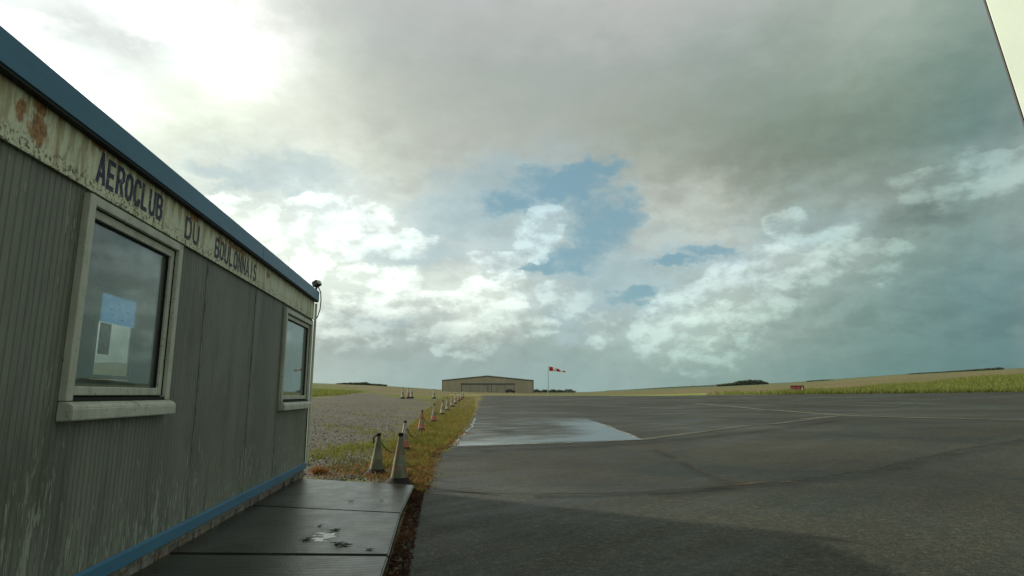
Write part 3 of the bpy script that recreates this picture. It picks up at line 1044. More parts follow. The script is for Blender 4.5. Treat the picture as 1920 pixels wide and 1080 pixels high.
def b_glass(gg):
    f = gg.n('ShaderNodeLayerWeight')
    f.inputs['Blend'].default_value = 0.5
    fac = gg.m('MULTIPLY_ADD', gg.m('POWER', f.outputs['Facing'], 4.0), 0.90, 0.045)
    t = gg.n('ShaderNodeBsdfTransparent')
    t.inputs['Color'].default_value = (0.86, 0.90, 0.88, 1)
    gl = gg.n('ShaderNodeBsdfGlossy')
    gl.inputs['Roughness'].default_value = 0.015
    gl.inputs['Color'].default_value = (0.9, 0.95, 0.93, 1)
    d = gg.n('ShaderNodeBsdfDiffuse')
    d.inputs['Color'].default_value = (0.42, 0.48, 0.43, 1)
    dirt = gg.mapr(gg.noise(obco(gg), 3.0, 6, 0.7), 0.35, 0.75, 0.10, 0.20)
    m1 = gg.n('ShaderNodeMixShader')
    gg.put(m1.inputs[0], fac)
    gg.t.links.new(t.outputs[0], m1.inputs[1])
    gg.t.links.new(gl.outputs[0], m1.inputs[2])
    m2 = gg.n('ShaderNodeMixShader')
    gg.put(m2.inputs[0], dirt)
    gg.t.links.new(m1.outputs[0], m2.inputs[1])
    gg.t.links.new(d.outputs[0], m2.inputs[2])
    return m2.outputs[0]


def b_plinth(gg):
    p = obco(gg)
    n1 = gg.noise(p, 9, 5, 0.65)
    n2 = gg.noise(p, 45, 4, 0.6)
    c = gg.ramp(n1, [(0.3, (0.10, 0.085, 0.07)), (0.5, (0.24, 0.22, 0.18)), (0.7, (0.34, 0.32, 0.27))])
    c = gg.mix(gg.mapr(gg.noise(p, 6, 4), 0.58, 0.66, 0, 0.8), c, (0.15, 0.055, 0.035))
    return pbsdf(gg, c, 0.9, 0.2, gg.add(n1, n2), 0.6, 0.01)


M_WALL = material('ribbed_wall', b_wall)
M_CREAM = material('rusty_cream_paint', b_cream)
M_BLUE = material('blue_trim_paint', b_blue)
M_PIPE = None
M_FRAME = material('weathered_frame', b_frame)
M_GLASS = material('window_glass', b_glass)
M_PLINTH = material('rough_blocks', b_plinth)
M_INT = simple('dark_interior', (0.16, 0.16, 0.14), 0.85, 0.15, 0.2, 3)
M_INT2 = simple('interior_floor', (0.09, 0.08, 0.065), 0.8, 0.2, 0.2, 3)
M_ROOF = simple('felt_roof', (0.10, 0.10, 0.10), 0.9, 0.2, 0.3, 3)
M_SEAL_SHADE = simple('rubber_and_shade', (0.015, 0.016, 0.014), 0.7, 0.3, 0.3, 9)  # gasket rubber; its black also stands in for shade under the roof trim
M_WHITE = simple('white_paint', (0.60, 0.68, 0.55), 0.5, 0.4, 0.06, 4, 0.1)
M_JOINT = simple('joint_strip', (0.20, 0.21, 0.165), 0.6, 0.3, 0.6, 9)

cabin = empty('cabin', (0, 0, 0))
tag(cabin, 'weathered grey green site cabin with rusty cream name band and blue roof trim', 'cabin')

# openings in the long wall: y0, y1, z0, z1
W1 = (3.775, 5.01, 1.235, 2.405)
W2 = (8.46, 10.05, 1.175, 2.375)
# rear window
WB = (8.50, 9.62, 1.45, 2.72)


def wall_with_holes(name, x0, x1, holes, m_):
    mb = MB()
    ys = Y0
    for (a, b, c, d) in holes:
        mb.box(x0, x1, ys, a, Z0, Z1)
        mb.box(x0, x1, a, b, Z0, c)
        mb.box(x0, x1, a, b, d, Z1)
        ys = b
    mb.box(x0, x1, ys, Y1, Z0, Z1)
    return mb.build(name, m_, cabin)


wall_with_holes('long_wall', WX - 0.06, WX, [W1, W2], M_WALL)
wall_with_holes('rear_wall', BX, BX + 0.05, [WB], M_INT)
MB().box(BX + 0.05, WX - 0.06, Y1 - 0.06, Y1 - 0.002, Z0, Z1).build('end_wall', M_INT, cabin)
MB().box(BX + 0.05, WX - 0.06, Y0 + 0.002, Y0 + 0.06, Z0, Z1).build('end_wall', M_INT, cabin)
MB().box(BX + 0.05, WX - 0.06, Y0 + 0.06, Y1 - 0.06, Z0 + 0.002, Z0 + 0.06).build('cabin_floor', M_INT2, cabin)
MB().box(BX + 0.05, WX - 0.06, Y0 + 0.06, Y1 - 0.06, 2.66, 2.72).build('ceiling', M_INT, cabin)
roof = MB().box(BX - 0.08, WX + 0.06, Y0 - 0.05, Y1 + 0.02, Z1 + 0.003, 2.915).build('roof', M_ROOF, cabin)
# name band
fas = MB().box(WX + 0.002, WX + 0.022, Y0, Y1 - 0.01, 2.468, 2.775, 0.004).build('name_band', M_CREAM, cabin)
MB().box(WX + 0.023, WX + 0.028, Y0, Y1 - 0.01, 2.462, 2.474).build('band_edging', M_CREAM, cabin)
# blue roof trim
mb = MB()
ys = [Y0 - 0.05, 2.2, 7.05, Y1 + 0.04]
for a, b in zip(ys, ys[1:]):
    mb.box(WX + 0.061, WX + 0.083, a + 0.003, b - 0.003, 2.775, 2.935, 0.004)
trim = mb.build('roof_trim', M_BLUE, cabin)
MB().box(WX + 0.030, WX + 0.076, Y0, Y1 + 0.03, 2.757, 2.773).build('trim_shade_strip', M_SEAL_SHADE, cabin)  # black strip painting in the shadow line below the roof trim
# base trim and the block footing under it
mb = MB()
mb.prism([(WX + 0.002, 0.200), (WX + 0.030, 0.188), (WX + 0.034, 0.108), (WX + 0.002, 0.100)], 'y', Y0, Y1 + 0.015)
mb.build('base_trim', M_BLUE, cabin)
mb = MB()
y = Y0
while y < Y1 - 0.05:
    L = random.uniform(0.16, 0.42)
    e = min(y + L, Y1 - 0.01)
    dxx = random.uniform(-0.03, 0.012)
    mb.box(WX - 0.3, WX - 0.006 + dxx, y + 0.004, e - 0.004, -0.08, 0.0985 - random.uniform(0, 0.012), 0.012)
    y = e
mb.build('footing', M_PLINTH, cabin)
# panel joints
for yj in (5.70, 7.16, 8.35, 0.6, 2.2):
    MB().box(WX + 0.001, WX + 0.006, yj - 0.010, yj + 0.010, 0.205, 2.455).build('panel_joint', M_JOINT, cabin)
    MB().box(WX + 0.001, WX + 0.004, yj + 0.0105, yj + 0.020, 0.205, 2.455).build('joint_gap', M_SEAL_SHADE, cabin)
MB().box(WX - 0.002, WX + 0.012, Y1 + 0.001, Y1 + 0.012, 0.205, 2.455).build('corner_strip', M_SEAL_SHADE, cabin)


def make_window(o, x_face, out, sill=True):
    """o = opening; x_face = wall face; out = +1 when outside is towards +x"""
    a, b, c, d = o
    w = empty('window', (0, 0, 0))
    w.parent = cabin
    X = lambda t: x_face + out * t

    def bx(mb, t0, t1, *r, bev=0.006):
        mb.box(min(X(t0), X(t1)), max(X(t0), X(t1)), *r, bev)
    mb = MB()      # outer casing round the opening
    f = 0.055
    bx(mb, 0.001, 0.045, a - 0.045, a + f - 0.03, c - 0.02, d + 0.035)
    bx(mb, 0.001, 0.045, b - f + 0.03, b + 0.045, c - 0.02, d + 0.035)
    bx(mb, 0.001, 0.0445, a + f - 0.029, b - f + 0.029, d - f + 0.03, d + 0.034)
    mb.build('frame', M_FRAME, w)
    mb = MB()      # inner frame set back
    s = 0.055
    i0, i1 = -0.040, 0.012
    bx(mb, i0, i1, a + 0.030, a + 0.030 + s, c + 0.01, d - 0.030)
    bx(mb, i0, i1, b - 0.030 - s, b - 0.030, c + 0.01, d - 0.030)
    bx(mb, i0, i1 - 0.001, a + 0.031 + s, b - 0.031 - s, d - 0.030 - s, d - 0.031)
    bx(mb, i0, i1 - 0.001, a + 0.031 + s, b - 0.031 - s, c + 0.011, c + 0.01 + s)
    mb.build('sash', M_FRAME, w)
    mb = MB()      # dark gaskets in the two reveals
    for (q, dd, t) in ((0.0255, 0.004, 0.018), (0.030 + s + 0.0005, 0.008, -0.005)):
        bx(mb, -0.04, t, a + q, a + q + dd, c + 0.01 + (s if dd > .005 else 0), d - q - dd, bev=0)
        bx(mb, -0.04, t, b - q - dd, b - q, c + 0.01 + (s if dd > .005 else 0), d - q - dd, bev=0)
        bx(mb, -0.04, t, a + q, b - q, d - q - dd + 0.0005, d - q, bev=0)
    mb.build('gasket', M_SEAL_SHADE, w)
    mb = MB()
    bx(mb, -0.026, -0.020, a + 0.08, b - 0.08, c + 0.06, d - 0.08, bev=0)
    mb.build('pane', M_GLASS, w)
    if sill:
        mb = MB()
        pr = [(X(0.002), c - 0.022), (X(0.030), c - 0.022), (X(0.075), c - 0.040), (X(0.088), c - 0.062), (X(0.088), c - 0.130), (X(0.002), c - 0.135)]
        mb.prism(pr, 'y', a - 0.045, b + 0.075)
        bm = mb.bm
        bmesh.ops.bevel(bm, geom=bm.edges[:], offset=0.006, segments=2, affect='EDGES')
        mb.build('sill', M_FRAME, w)
        mb = MB()
        bx(mb, 0.012, 0.040, a + 0.03, b - 0.03, c - 0.021, c + 0.0, bev=0)
        mb.build('sill_gap', M_SEAL_SHADE, w)
    return w


make_window(W1, WX, 1)
make_window(W2, WX, 1)
make_window(WB, BX, -1, sill=False)

# lettering on the band
M_LET = None


def b_letter(gg):
    p = obco(gg)
    x, y, z = gg.xyz(p)
    n = gg.noise(p, 26, 6, 0.7)
    wear = gg.mapr(z, 0.0, 10.0, 0, 0)
    c = gg.mix(gg.mapr(n, 0.58, 0.66), (0.040, 0.044, 0.090), (0.33, 0.32, 0.24))
    return pbsdf(gg, c, 0.6, 0.3)


def b_letter_worn(gg):
    p = obco(gg)
    n = gg.noise(p, 20, 6, 0.7)
    c = gg.mix(gg.mapr(n, 0.52, 0.62), (0.055, 0.048, 0.068), (0.34, 0.31, 0.22))
    return pbsdf(gg, c, 0.6, 0.3)


M_LET = material('letter_paint', b_letter)
M_LETW = material('worn_letter_paint', b_letter_worn)


# block letters as strokes in a unit box (x, y from 0 to 1)
GLYPH = {
 'A': [[(0.10, 0), (0.5, 1), (0.90, 0)], [(0.25, 0.30), (0.75, 0.30)]],
 'E': [[(0.9, 0.93), (0.14, 0.93), (0.14, 0.07), (0.9, 0.07)], [(0.14, 0.5), (0.8, 0.5)]],
 'R': [[(0.14, 0), (0.14, 0.93), (0.62, 0.93), (0.85, 0.82), (0.85, 0.60), (0.62, 0.48), (0.14, 0.48)], [(0.50, 0.48), (0.88, 0)]],
 'O': [[(0.5, 0.93), (0.22, 0.84), (0.13, 0.62), (0.13, 0.38), (0.22, 0.16), (0.5, 0.07), (0.78, 0.16), (0.87, 0.38), (0.87, 0.62), (0.78, 0.84), (0.5, 0.93)]],
 'C': [[(0.88, 0.72), (0.74, 0.90), (0.45, 0.93), (0.22, 0.82), (0.13, 0.6), (0.13, 0.4), (0.22, 0.18), (0.45, 0.07), (0.74, 0.10), (0.88, 0.28)]],
 'L': [[(0.14, 1), (0.14, 0.07), (0.88, 0.07)]],
 'U': [[(0.13, 1), (0.13, 0.32), (0.24, 0.12), (0.5, 0.07), (0.76, 0.12), (0.87, 0.32), (0.87, 1)]],
 'B': [[(0.14, 0.07), (0.14, 0.93), (0.62, 0.93), (0.82, 0.83), (0.82, 0.62), (0.62, 0.52), (0.14, 0.52)], [(0.62, 0.52), (0.87, 0.40), (0.87, 0.18), (0.65, 0.07), (0.14, 0.07)]],
 'D': [[(0.14, 0.07), (0.14, 0.93), (0.55, 0.93), (0.80, 0.80), (0.87, 0.58), (0.87, 0.42), (0.80, 0.20), (0.55, 0.07), (0.14, 0.07)]],
 'N': [[(0.13, 0), (0.13, 1), ], [(0.13, 0.95), (0.87, 0.05)], [(0.87, 0), (0.87, 1)]],
 'I': [[(0.5, 0), (0.5, 1)]],
 'S': [[(0.85, 0.78), (0.70, 0.91), (0.40, 0.93), (0.18, 0.82), (0.18, 0.63), (0.45, 0.52), (0.78, 0.42), (0.85, 0.22), (0.66, 0.08), (0.35, 0.07), (0.14, 0.22)]],
 '0': [[(0.5, 0.93), (0.2, 0.8), (0.15, 0.5), (0.2, 0.2), (0.5, 0.07), (0.8, 0.2), (0.85, 0.5), (0.8, 0.8), (0.5, 0.93)]],
 '3': [[(0.15, 0.85), (0.5, 0.93), (0.82, 0.8), (0.75, 0.58), (0.45, 0.52), (0.8, 0.42), (0.84, 0.2), (0.5, 0.07), (0.15, 0.15)]],
 '2': [[(0.15, 0.75), (0.3, 0.92), (0.65, 0.92), (0.83, 0.72), (0.15, 0.07), (0.88, 0.07)]],
 '1': [[(0.25, 0.78), (0.55, 0.95), (0.55, 0.0)]],
 '-': [[(0.2, 0.5), (0.8, 0.5)]],
}


def lettering(text, y0, y1, z0, z1, m_, parent, x=WX + 0.0225, name='lettering', stroke=0.03, thick=0.0014, face='x'):
    mb = MB()
    n = len(text)
    adv = (y1 - y0) / n
    w = adv * 0.86
    h = z1 - z0
    for i, ch in enumerate(text):
        oy = y0 + i * adv
        k = 0
        jz = random.uniform(-0.003, 0.003) * h / 0.18
        for pl in GLYPH[ch]:
            pts = [(oy + px * w, z0 + py * h + jz) for px, py in pl]
            closed = pl[0] == pl[-1]
            for j in range(len(pts) - 1):
                a, b = Vector(pts[j]), Vector(pts[j + 1])
                d_ = (b - a).normalized()
                nn = Vector((-d_.y, d_.x)) * stroke / 2
                ea = 0 if (j == 0 and not closed) else stroke * 0.36
                eb = 0 if (j == len(pts) - 2 and not closed) else stroke * 0.36
                a2, b2 = a - d_ * ea, b + d_ * eb
                q = [a2 + nn, a2 - nn, b2 - nn, b2 + nn]
                t_ = thick * (1 + 0.12 * k)
                k += 1
                if face == 'x':
                    mb.prism([(c.x, c.y) for c in q], 'x', x, x + t_)
                else:
                    mb.prism([(c.x, c.y) for c in q], 'y', x - t_, x)
    return mb.build(name, m_, parent)


lettering('AEROCLUB', 3.795, 4.69, 2.532, 2.722, M_LET, cabin, stroke=0.031)
lettering('DU', 5.09, 5.41, 2.518, 2.700, M_LETW, cabin, stroke=0.031)
lettering('BOULONNAIS', 5.76, 7.06, 2.512, 2.700, M_LETW, cabin, stroke=0.031)

# floodlight on the far corner, its cable, a white down pipe and a whip aerial
M_BLACK = simple('black_housing', (0.035, 0.03, 0.032), 0.5, 0.4, 0.3, 12)
M_LENS = simple('lamp_lens', (0.42, 0.40, 0.36), 0.2, 0.5, 0.1, 8)
fl = empty('floodlight', (0, 0, 0))
fl.parent = cabin
T = Matrix.Translation((-2.09, 10.14, 3.055)) @ Matrix.Rotation(R(-25), 4, 'Z') @ Matrix.Rotation(R(-28), 4, 'Y')
mb = MB()
mb.box(-0.05, 0.042, -0.062, 0.062, -0.042, 0.045, 0.010, T)
mb.box(-0.068, -0.0505, -0.04, 0.04, -0.03, 0.032, 0.004, T)
mb.build('housing', M_BLACK, fl)
MB().box(0.043, 0.049, -0.05, 0.05, -0.032, 0.035, 0.003, T).build('lens', M_LENS, fl)
MB().tube([(-2.10, 10.14, 2.90), (-2.10, 10.14, 2.97), (-2.09, 10.14, 3.01)], 0.018).build('bracket', M_BLACK, fl)
MB().tube([(-2.085, 10.20, 3.02), (-2.045, 10.24, 2.93), (-2.035, 10.255, 2.80), (-2.045, 10.265, 2.65), (-2.08, 10.27, 2.52), (-2.13, 10.27, 2.45)], 0.009).build('cable', M_BLACK, cabin, True)
MB().tube([(-2.115, 10.275, 2.74), (-2.118, 10.275, 2.3), (-2.122, 10.275, 1.3), (-2.126, 10.275, 0.2)], 0.022, 10).build('down_pipe', M_WHITE, cabin, True)
MB().tube([(-2.5, 9.9, 2.916), (-2.5, 9.9, 3.45)], [0.004, 0.0015], 6).build('whip_aerial', M_BLACK, cabin)


# poster and notice in the rear window
def b_poster(gg):
    p = obco(gg)
    x, y, z = gg.xyz(p)
    n = gg.noise(gg.vm('MULTIPLY', p, (1, 2.5, 9)), 9, 4, 0.6)
    n2 = gg.voro(p, 7, out='Color')
    nx, _, _ = gg.xyz(n2)
    c = gg.mix(gg.mapr(n, 0.50, 0.58, 0, 0.6), (0.32, 0.60, 0.90), (0.62, 0.80, 0.94))
    c = gg.mix(gg.mapr(gg.noise(gg.vm('MULTIPLY', p, (1, 3, 14)), 3, 3, 0.6), 0.62, 0.66, 0, 0.7), c, (0.08, 0.20, 0.42))
    c = gg.mix(gg.mapr(gg.m('ABSOLUTE', gg.sub(y, 8.99)), 0.012, 0.004), c, (0.6, 0.75, 0.85))
    d = gg.n('ShaderNodeBsdfDiffuse')
    gg.put(d.inputs['Color'], c)
    t = gg.n('ShaderNodeBsdfTranslucent')
    gg.put(t.inputs['Color'], c)
    mx = gg.n('ShaderNodeMixShader')
    mx.inputs[0].default_value = 0.75
    gg.t.links.new(d.outputs[0], mx.inputs[1])
    gg.t.links.new(t.outputs[0], mx.inputs[2])
    return mx.outputs[0]


M_POST = material('poster_print', b_poster)
po = MB().box(BX + 0.052, BX + 0.0535, 8.40, 9.56, 2.215, 2.690).build('poster', M_POST)
tag(po, 'blue printed poster covering the top of the rear window inside the cabin', 'poster')
M_NOTE = simple('notice_print', (0.36, 0.36, 0.32), 0.8, 0.1, 0.5, 26)
M_PAPER = simple('white_paper', (0.75, 0.78, 0.72), 0.8, 0.1, 0.05, 8)
no = empty('notice', (BX + 0.05, 8.75, 2.0))
tag(no, 'small grey notice with pale margin taped in the rear window under the blue poster', 'notice')
MB().box(0.002, 0.0035, -0.14, 0.14, -0.215, 0.205).build('paper', M_PAPER, no)
MB().box(0.0037, 0.0042, -0.115, 0.115, -0.19, 0.185).build('print', M_NOTE, no)

# ------------------------------------------------------------------ white post at the right, close to the camera
d1, d2 = ray(1851, 0), ray(1921, 216)
k = 4.2
q1 = np.array([0, 0, CAM_Z]) + d1 / math.hypot(d1[0], d1[1]) * k
q2 = np.array([0, 0, CAM_Z]) + d2 / math.hypot(d2[0], d2[1]) * k
ax = Vector(q1 - q2).normalized()
base = Vector(q2) - ax * ((q2[2] + 0.06) / ax.z)
post = empty('post', base)
tag(post, 'broad white painted post leaning into the top right corner of the photo', 'post')
zq = ax.to_track_quat('Z', 'Y').to_matrix().to_4x4()
side = Vector((0.2, -0.98, 0)).normalized()
side = (side - ax * side.dot(ax)).normalized()
dep = ax.cross(side).normalized()
M4 = Matrix((tuple(side) + (0,), tuple(dep) + (0,), tuple(ax) + (0,), (0, 0, 0, 1))).transposed()
MB().box(0.006, 0.80, -0.03, 0.12, 0.0, 6.4, 0.008, M4).build('shaft', M_WHITE, post)
MB().box(-0.003, 0.005, -0.032, 0.115, 0.0, 6.4, 0.0, M4).build('edge_strip', M_BLACK, post)
MB().box(-0.06, 0.86, -0.12, 0.22, -0.01, 0.02, 0.004, M4).build('foot_plate', M_WHITE, post)


# ------------------------------------------------------------------ traffic cones
def b_cone(gg):
    p = obco(gg)
    x, y, z = gg.xyz(p)
    inf = gg.n('ShaderNodeObjectInfo')
    pr = gg.add(p, 0) if False else gg.vm('ADD', p, gg.cxyz(gg.mul(inf.outputs['Random'], 30), 0, 0))
    n1 = gg.noise(gg.vm('MULTIPLY', pr, (1, 1, 0.5)), 6, 6, 0.65)
    n2 = gg.noise(pr, 26, 5, 0.65)
    c = gg.ramp(n1, [(0.3, (0.095, 0.11, 0.055)), (0.5, (0.17, 0.175, 0.105)), (0.7, (0.27, 0.25, 0.18))])
    og = gg.mapr(gg.add(n1, gg.mul(gg.sub(inf.outputs['Random'], 0.6), 0.22)), 0.52, 0.62)
    band = gg.mul(gg.mapr(z, 0.26, 0.32), gg.mapr(z, 0.50, 0.44))
    c = gg.mix(gg.mul(gg.mx(gg.mul(og, 0.75), gg.mul(band, gg.mapr(n2, 0.40, 0.56, 0, 0.55))), 1.0), c, (0.36, 0.105, 0.050))
    c = gg.mix(gg.mapr(n2, 0.58, 0.72, 0, 0.6), c, (0.10, 0.11, 0.055))
    return pbsdf(gg, c, 0.65, 0.3, n2, 0.2, 0.004)


def b_redcone(gg):
    p = obco(gg)
    n1 = gg.noise(p, 7, 5, 0.6)
    c = gg.ramp(n1, [(0.35, (0.30, 0.30, 0.24)), (0.5, (0.46, 0.10, 0.07)), (0.7, (0.36, 0.06, 0.05))])
    return pbsdf(gg, c, 0.6, 0.3)


M_CONE = material('dirty_cone', b_cone)
M_RCONE = material('red_cone', b_redcone)
M_CBASE = simple('cone_rubber', (0.028, 0.022, 0.020), 0.75, 0.12, 0.4, 10)
M_CBAND = simple('cone_sleeve', (0.20, 0.205, 0.13), 0.5, 0.4, 0.35, 14)


def make_cone():
    root = empty('traffic_cone', (0, 0, 0))
    mb = MB()
    mb.lathe([(0.245, 0.0), (0.252, 0.012), (0.245, 0.030), (0.205, 0.048), (0.172, 0.085), (0.150, 0.115), (0.142, 0.113)], 8 * 4)
    mb.build('cone_base', M_CBASE, root, True)
    mb = MB()
    mb.lathe([(0.1405, 0.100), (0.116, 0.24), (0.086, 0.42), (0.057, 0.60), (0.036, 0.73), (0.033, 0.765), (0.030, 0.775), (0.022, 0.775)], 28)
    mb.build('cone_body', M_CONE, root, True)
    mb = MB()
    mb.lathe([(0.1095, 0.295), (0.0825, 0.455), (0.0810, 0.455), (0.1080, 0.295)], 28, cap=False)
    mb.build('sleeve', M_CBAND, root, True)
    mb = MB()
    mb.lathe([(0.040, 0.735), (0.043, 0.74), (0.043, 0.785), (0.030, 0.79)], 16)
    mb.build('cap', M_CBASE, root, True)
    return root


cone0 = make_cone()


def b_palecone(gg):
    p = obco(gg)
    inf = gg.n('ShaderNodeObjectInfo')
    x, y, z = gg.xyz(p)
    pr = gg.vm('ADD', p, gg.cxyz(gg.mul(inf.outputs['Random'], 30), 0, 0))
    n1 = gg.noise(pr, 6, 5, 0.6)
    c = gg.ramp(n1, [(0.3, (0.24, 0.22, 0.15)), (0.5, (0.40, 0.37, 0.29)), (0.7, (0.50, 0.46, 0.38))])
    red = gg.mul(gg.mapr(z, 0.34, 0.24), gg.mapr(inf.outputs['Random'], 0.35, 0.5))
    c = gg.mix(gg.mul(red, gg.mapr(n1, 0.35, 0.5)), c, (0.40, 0.13, 0.09))
    return pbsdf(gg, c, 0.6, 0.3)


M_PCONE = material('pale_cone', b_palecone)
pale_body = None
CONES = [  # base x, base y, top y in the picture, tilt, label
 (742, 906, 812, 1.5, 'nearest traffic cone, dirty grey green, standing at the end of the concrete path'),
 (705, 890, 812, -2.5, 'dirty grey cone left of the nearest cone, black cord end at its top'),
 (757.5, 847, 789, 4.0, 'third cone from the camera, pale streaked side, just beyond the two big cones'),
 (789.0, 809, 769, 3.0, 'cone with red faded body in the row along the grass verge'),
 (813.0, 793, 757, 2.0, 'first pale cone beyond the red faded one, fifth from the camera'),
 (829.0, 778, 750, 2.0, 'sixth cone from the camera in the row along the verge, slim and pale'),
 (838.5, 770, 745.5, 2.0, 'seventh cone of the verge row, close behind the slim pale sixth'),
 (847.5, 763, 742, 1.0, 'eighth cone of the verge row, standing where the grass turns orange'),
 (854.0, 757.5, 738.5, 0.0, 'ninth cone of the verge row, half way along its far tight bunch'),
 (860.0, 753, 737, 0.0, 'tenth cone of the verge row, reddish, in its far tight bunch'),
 (864.5, 749.5, 736, 0.0, 'eleventh cone of the verge row, last but one before the hangar'),
 (868.0, 746.5, 732, 0.0, 'farthest cone of the verge row, in front of the hangar door'),
 (755.0, 742.5, 726.5, 0.0, 'leftmost of the three small cones at the far end of the gravel'),
 (765.5, 743, 727, 0.0, 'middle one of the three small cones at the far end of the gravel'),
 (772.0, 742, 727, 0.0, 'rightmost of the three small cones at the far end of the gravel'),
 (813.5, 743.5, 729, 0.0, 'lone small cone between the far three and the verge row, left of the hangar'),
]
cone_tops = []
for i, (bx_, by_, ty_, tilt, lab) in enumerate(CONES):
    c = cone0 if i == 0 else copy_tree(cone0)
    p = gpx(bx_, by_)
    if i == 0:
        p = Vector((-0.615, 9.42, -0.055))
    if i >= 12:
        p = at_r(bx_, 80.0 + (i % 3))
    r_ = math.hypot(p.x, p.y)
    d = ray(bx_, ty_)
    ztop = CAM_Z + d[2] / math.hypot(d[0], d[1]) * r_
    s = (ztop - p.z) / 0.785
    s = max(0.8, min(1.75, s))
    c.location = p
    c.scale = (s * (0.95 if i < 3 else 0.85),) * 2 + (s,)
    c.rotation_euler = (R(tilt * 0.5), R(tilt), random.uniform(0, 6))
    tag(c, lab, 'traffic cone', 'traffic cones along the verge and the gravel')
    cone_tops.append((p, s * 0.74))
    if i >= 2:
        for ch in c.children:
            if ch.name.startswith('cone_body'):
                if pale_body is None:
                    pale_body = ch.data.copy()
                    pale_body.materials[0] = M_PCONE
                ch.data = pale_body
    if i == 3:
        for ch in c.children:
            if ch.name.startswith('cone_body'):
                ch.data = ch.data.copy()
                ch.data.materials[0] = M_RCONE
                ch['label'] = 'red faded cone body'
# sagging cord between the cones
M_CORD = simple('dark_cord', (0.045, 0.042, 0.034), 0.8, 0.2, 0.3, 20)
pairs = [(1, 2), (2, 3), (3, 4), (4, 5), (5, 6), (6, 7)]
names = ['from the black based cone to the third', 'from the third cone to the red faded one', 'from the red faded cone to the pale fifth',
         'from the pale fifth cone to the slim sixth', 'from the slim sixth cone to the seventh', 'from the seventh cone to the eighth']
for (a, b), nm in zip(pairs, names):
    pa, ha = cone_tops[a]
    pb, hb = cone_tops[b]
    A = pa + Vector((0, 0, ha))
    B = pb + Vector((0, 0, hb))
    L = (B - A).length
    pts = []
    for k in range(17):
        t = k / 16
        q = A.lerp(B, t)
        q.z -= min(0.55, 0.12 * L) * 4 * t * (1 - t)
        q.x += 0.05 * math.sin(t * math.pi)
        q.z = max(q.z, float(zt(q.x, q.y)) + 0.03)
        pts.append(q)
    o = MB().tube(pts, 0.009, 6).build('cord', M_CORD, None, True)
    tag(o, 'dark sagging cord strung ' + nm, 'cord', 'cords strung between the cones')
pa, ha = cone_tops[1]
A = pa + Vector((0, 0, ha))
o = MB().tube([A + Vector((0.0, -0.03, 0.0)), A + Vector((-0.035, -0.04, -0.005)), A + Vector((-0.06, -0.05, -0.05)), A + Vector((-0.05, -0.05, -0.09)), A + Vector((-0.065, -0.05, -0.13))], 0.015, 6).build('cord', M_CORD, None, True)
tag(o, 'loose black cord end hanging from the top of the left near cone', 'cord', 'cords strung between the cones')


# ------------------------------------------------------------------ scattered growth and litter
def leaf_mat(name, a, b, c_):
    def bld(gg):
        inf = gg.n('ShaderNodeObjectInfo')
        p = pos(gg)
        n = gg.noise(p, 1.1, 4, 0.6)
        n2 = gg.noise(p, 14, 3, 0.6)
        col = gg.ramp(gg.add(gg.mul(n, 0.6), gg.mul(n2, 0.4)), [(0.34, a), (0.5, b), (0.66, c_)])
        d = gg.n('ShaderNodeBsdfDiffuse')
        gg.put(d.inputs[0], col)
        t = gg.n('ShaderNodeBsdfTranslucent')
        gg.put(t.inputs[0], col)
        mx = gg.n('ShaderNodeMixShader')
        mx.inputs[0].default_value = 0.35
        gg.t.links.new(d.outputs[0], mx.inputs[1])
        gg.t.links.new(t.outputs[0], mx.inputs[2])
        return mx.outputs[0]
    return material(name, bld)


M_GREEN = leaf_mat('grass_blade', (0.055, 0.075, 0.016), (0.11, 0.125, 0.030), (0.17, 0.15, 0.05))
M_OCHRE = leaf_mat('dry_blade', (0.12, 0.112, 0.030), (0.215, 0.175, 0.052), (0.33, 0.21, 0.075))
M_TURF = leaf_mat('turf_blade', (0.11, 0.135, 0.026), (0.21, 0.225, 0.05), (0.30, 0.25, 0.075))
M_BANK = leaf_mat('bank_blade', (0.12, 0.15, 0.035), (0.20, 0.225, 0.06), (0.30, 0.30, 0.10))
M_RUSTY = leaf_mat('rusty_leaf', (0.13, 0.075, 0.032), (0.26, 0.135, 0.060), (0.34, 0.21, 0.105))
M_LITTER = leaf_mat('dead_litter', (0.030, 0.018, 0.012), (0.075, 0.036, 0.022), (0.13, 0.07, 0.04))


def blades(name, pts, hmin, hmax, wid, m_, lean=0.5, kind='stuff'):
    """one mesh of curved two-segment blades; pts = array of x, y"""
    n = len(pts)
    x, y = pts[:, 0], pts[:, 1]
    z = zt(x, y)
    h = rng.uniform(hmin, hmax, n)
    th = rng.uniform(0, 2 * np.pi, n)
    ln = rng.uniform(0.1, lean, n) * h
    lt = rng.uniform(0, 2 * np.pi, n)
    w = wid * rng.uniform(0.6, 1.3, n)
    cx, sx = np.cos(th) * w, np.sin(th) * w
    B = np.stack([x, y, z - 0.01], 1)
    side_ = np.stack([cx, sx, np.zeros(n)], 1)
    mid = B + np.stack([np.cos(lt) * ln * 0.35, np.sin(lt) * ln * 0.35, h * 0.6], 1)
    tip = B + np.stack([np.cos(lt) * ln, np.sin(lt) * ln, h], 1)
    V = np.stack([B - side_, B + side_, mid + side_ * 0.7, mid - side_ * 0.7, tip], 1).reshape(-1, 3)
    k = np.arange(n) * 5
    faces = np.concatenate([np.stack([k, k + 1, k + 2, k + 3], 1)]).tolist() + np.stack([k + 3, k + 2, k + 4], 1).tolist()
    o = mk(name, V, faces, m_)
    o['kind'] = kind
    return o


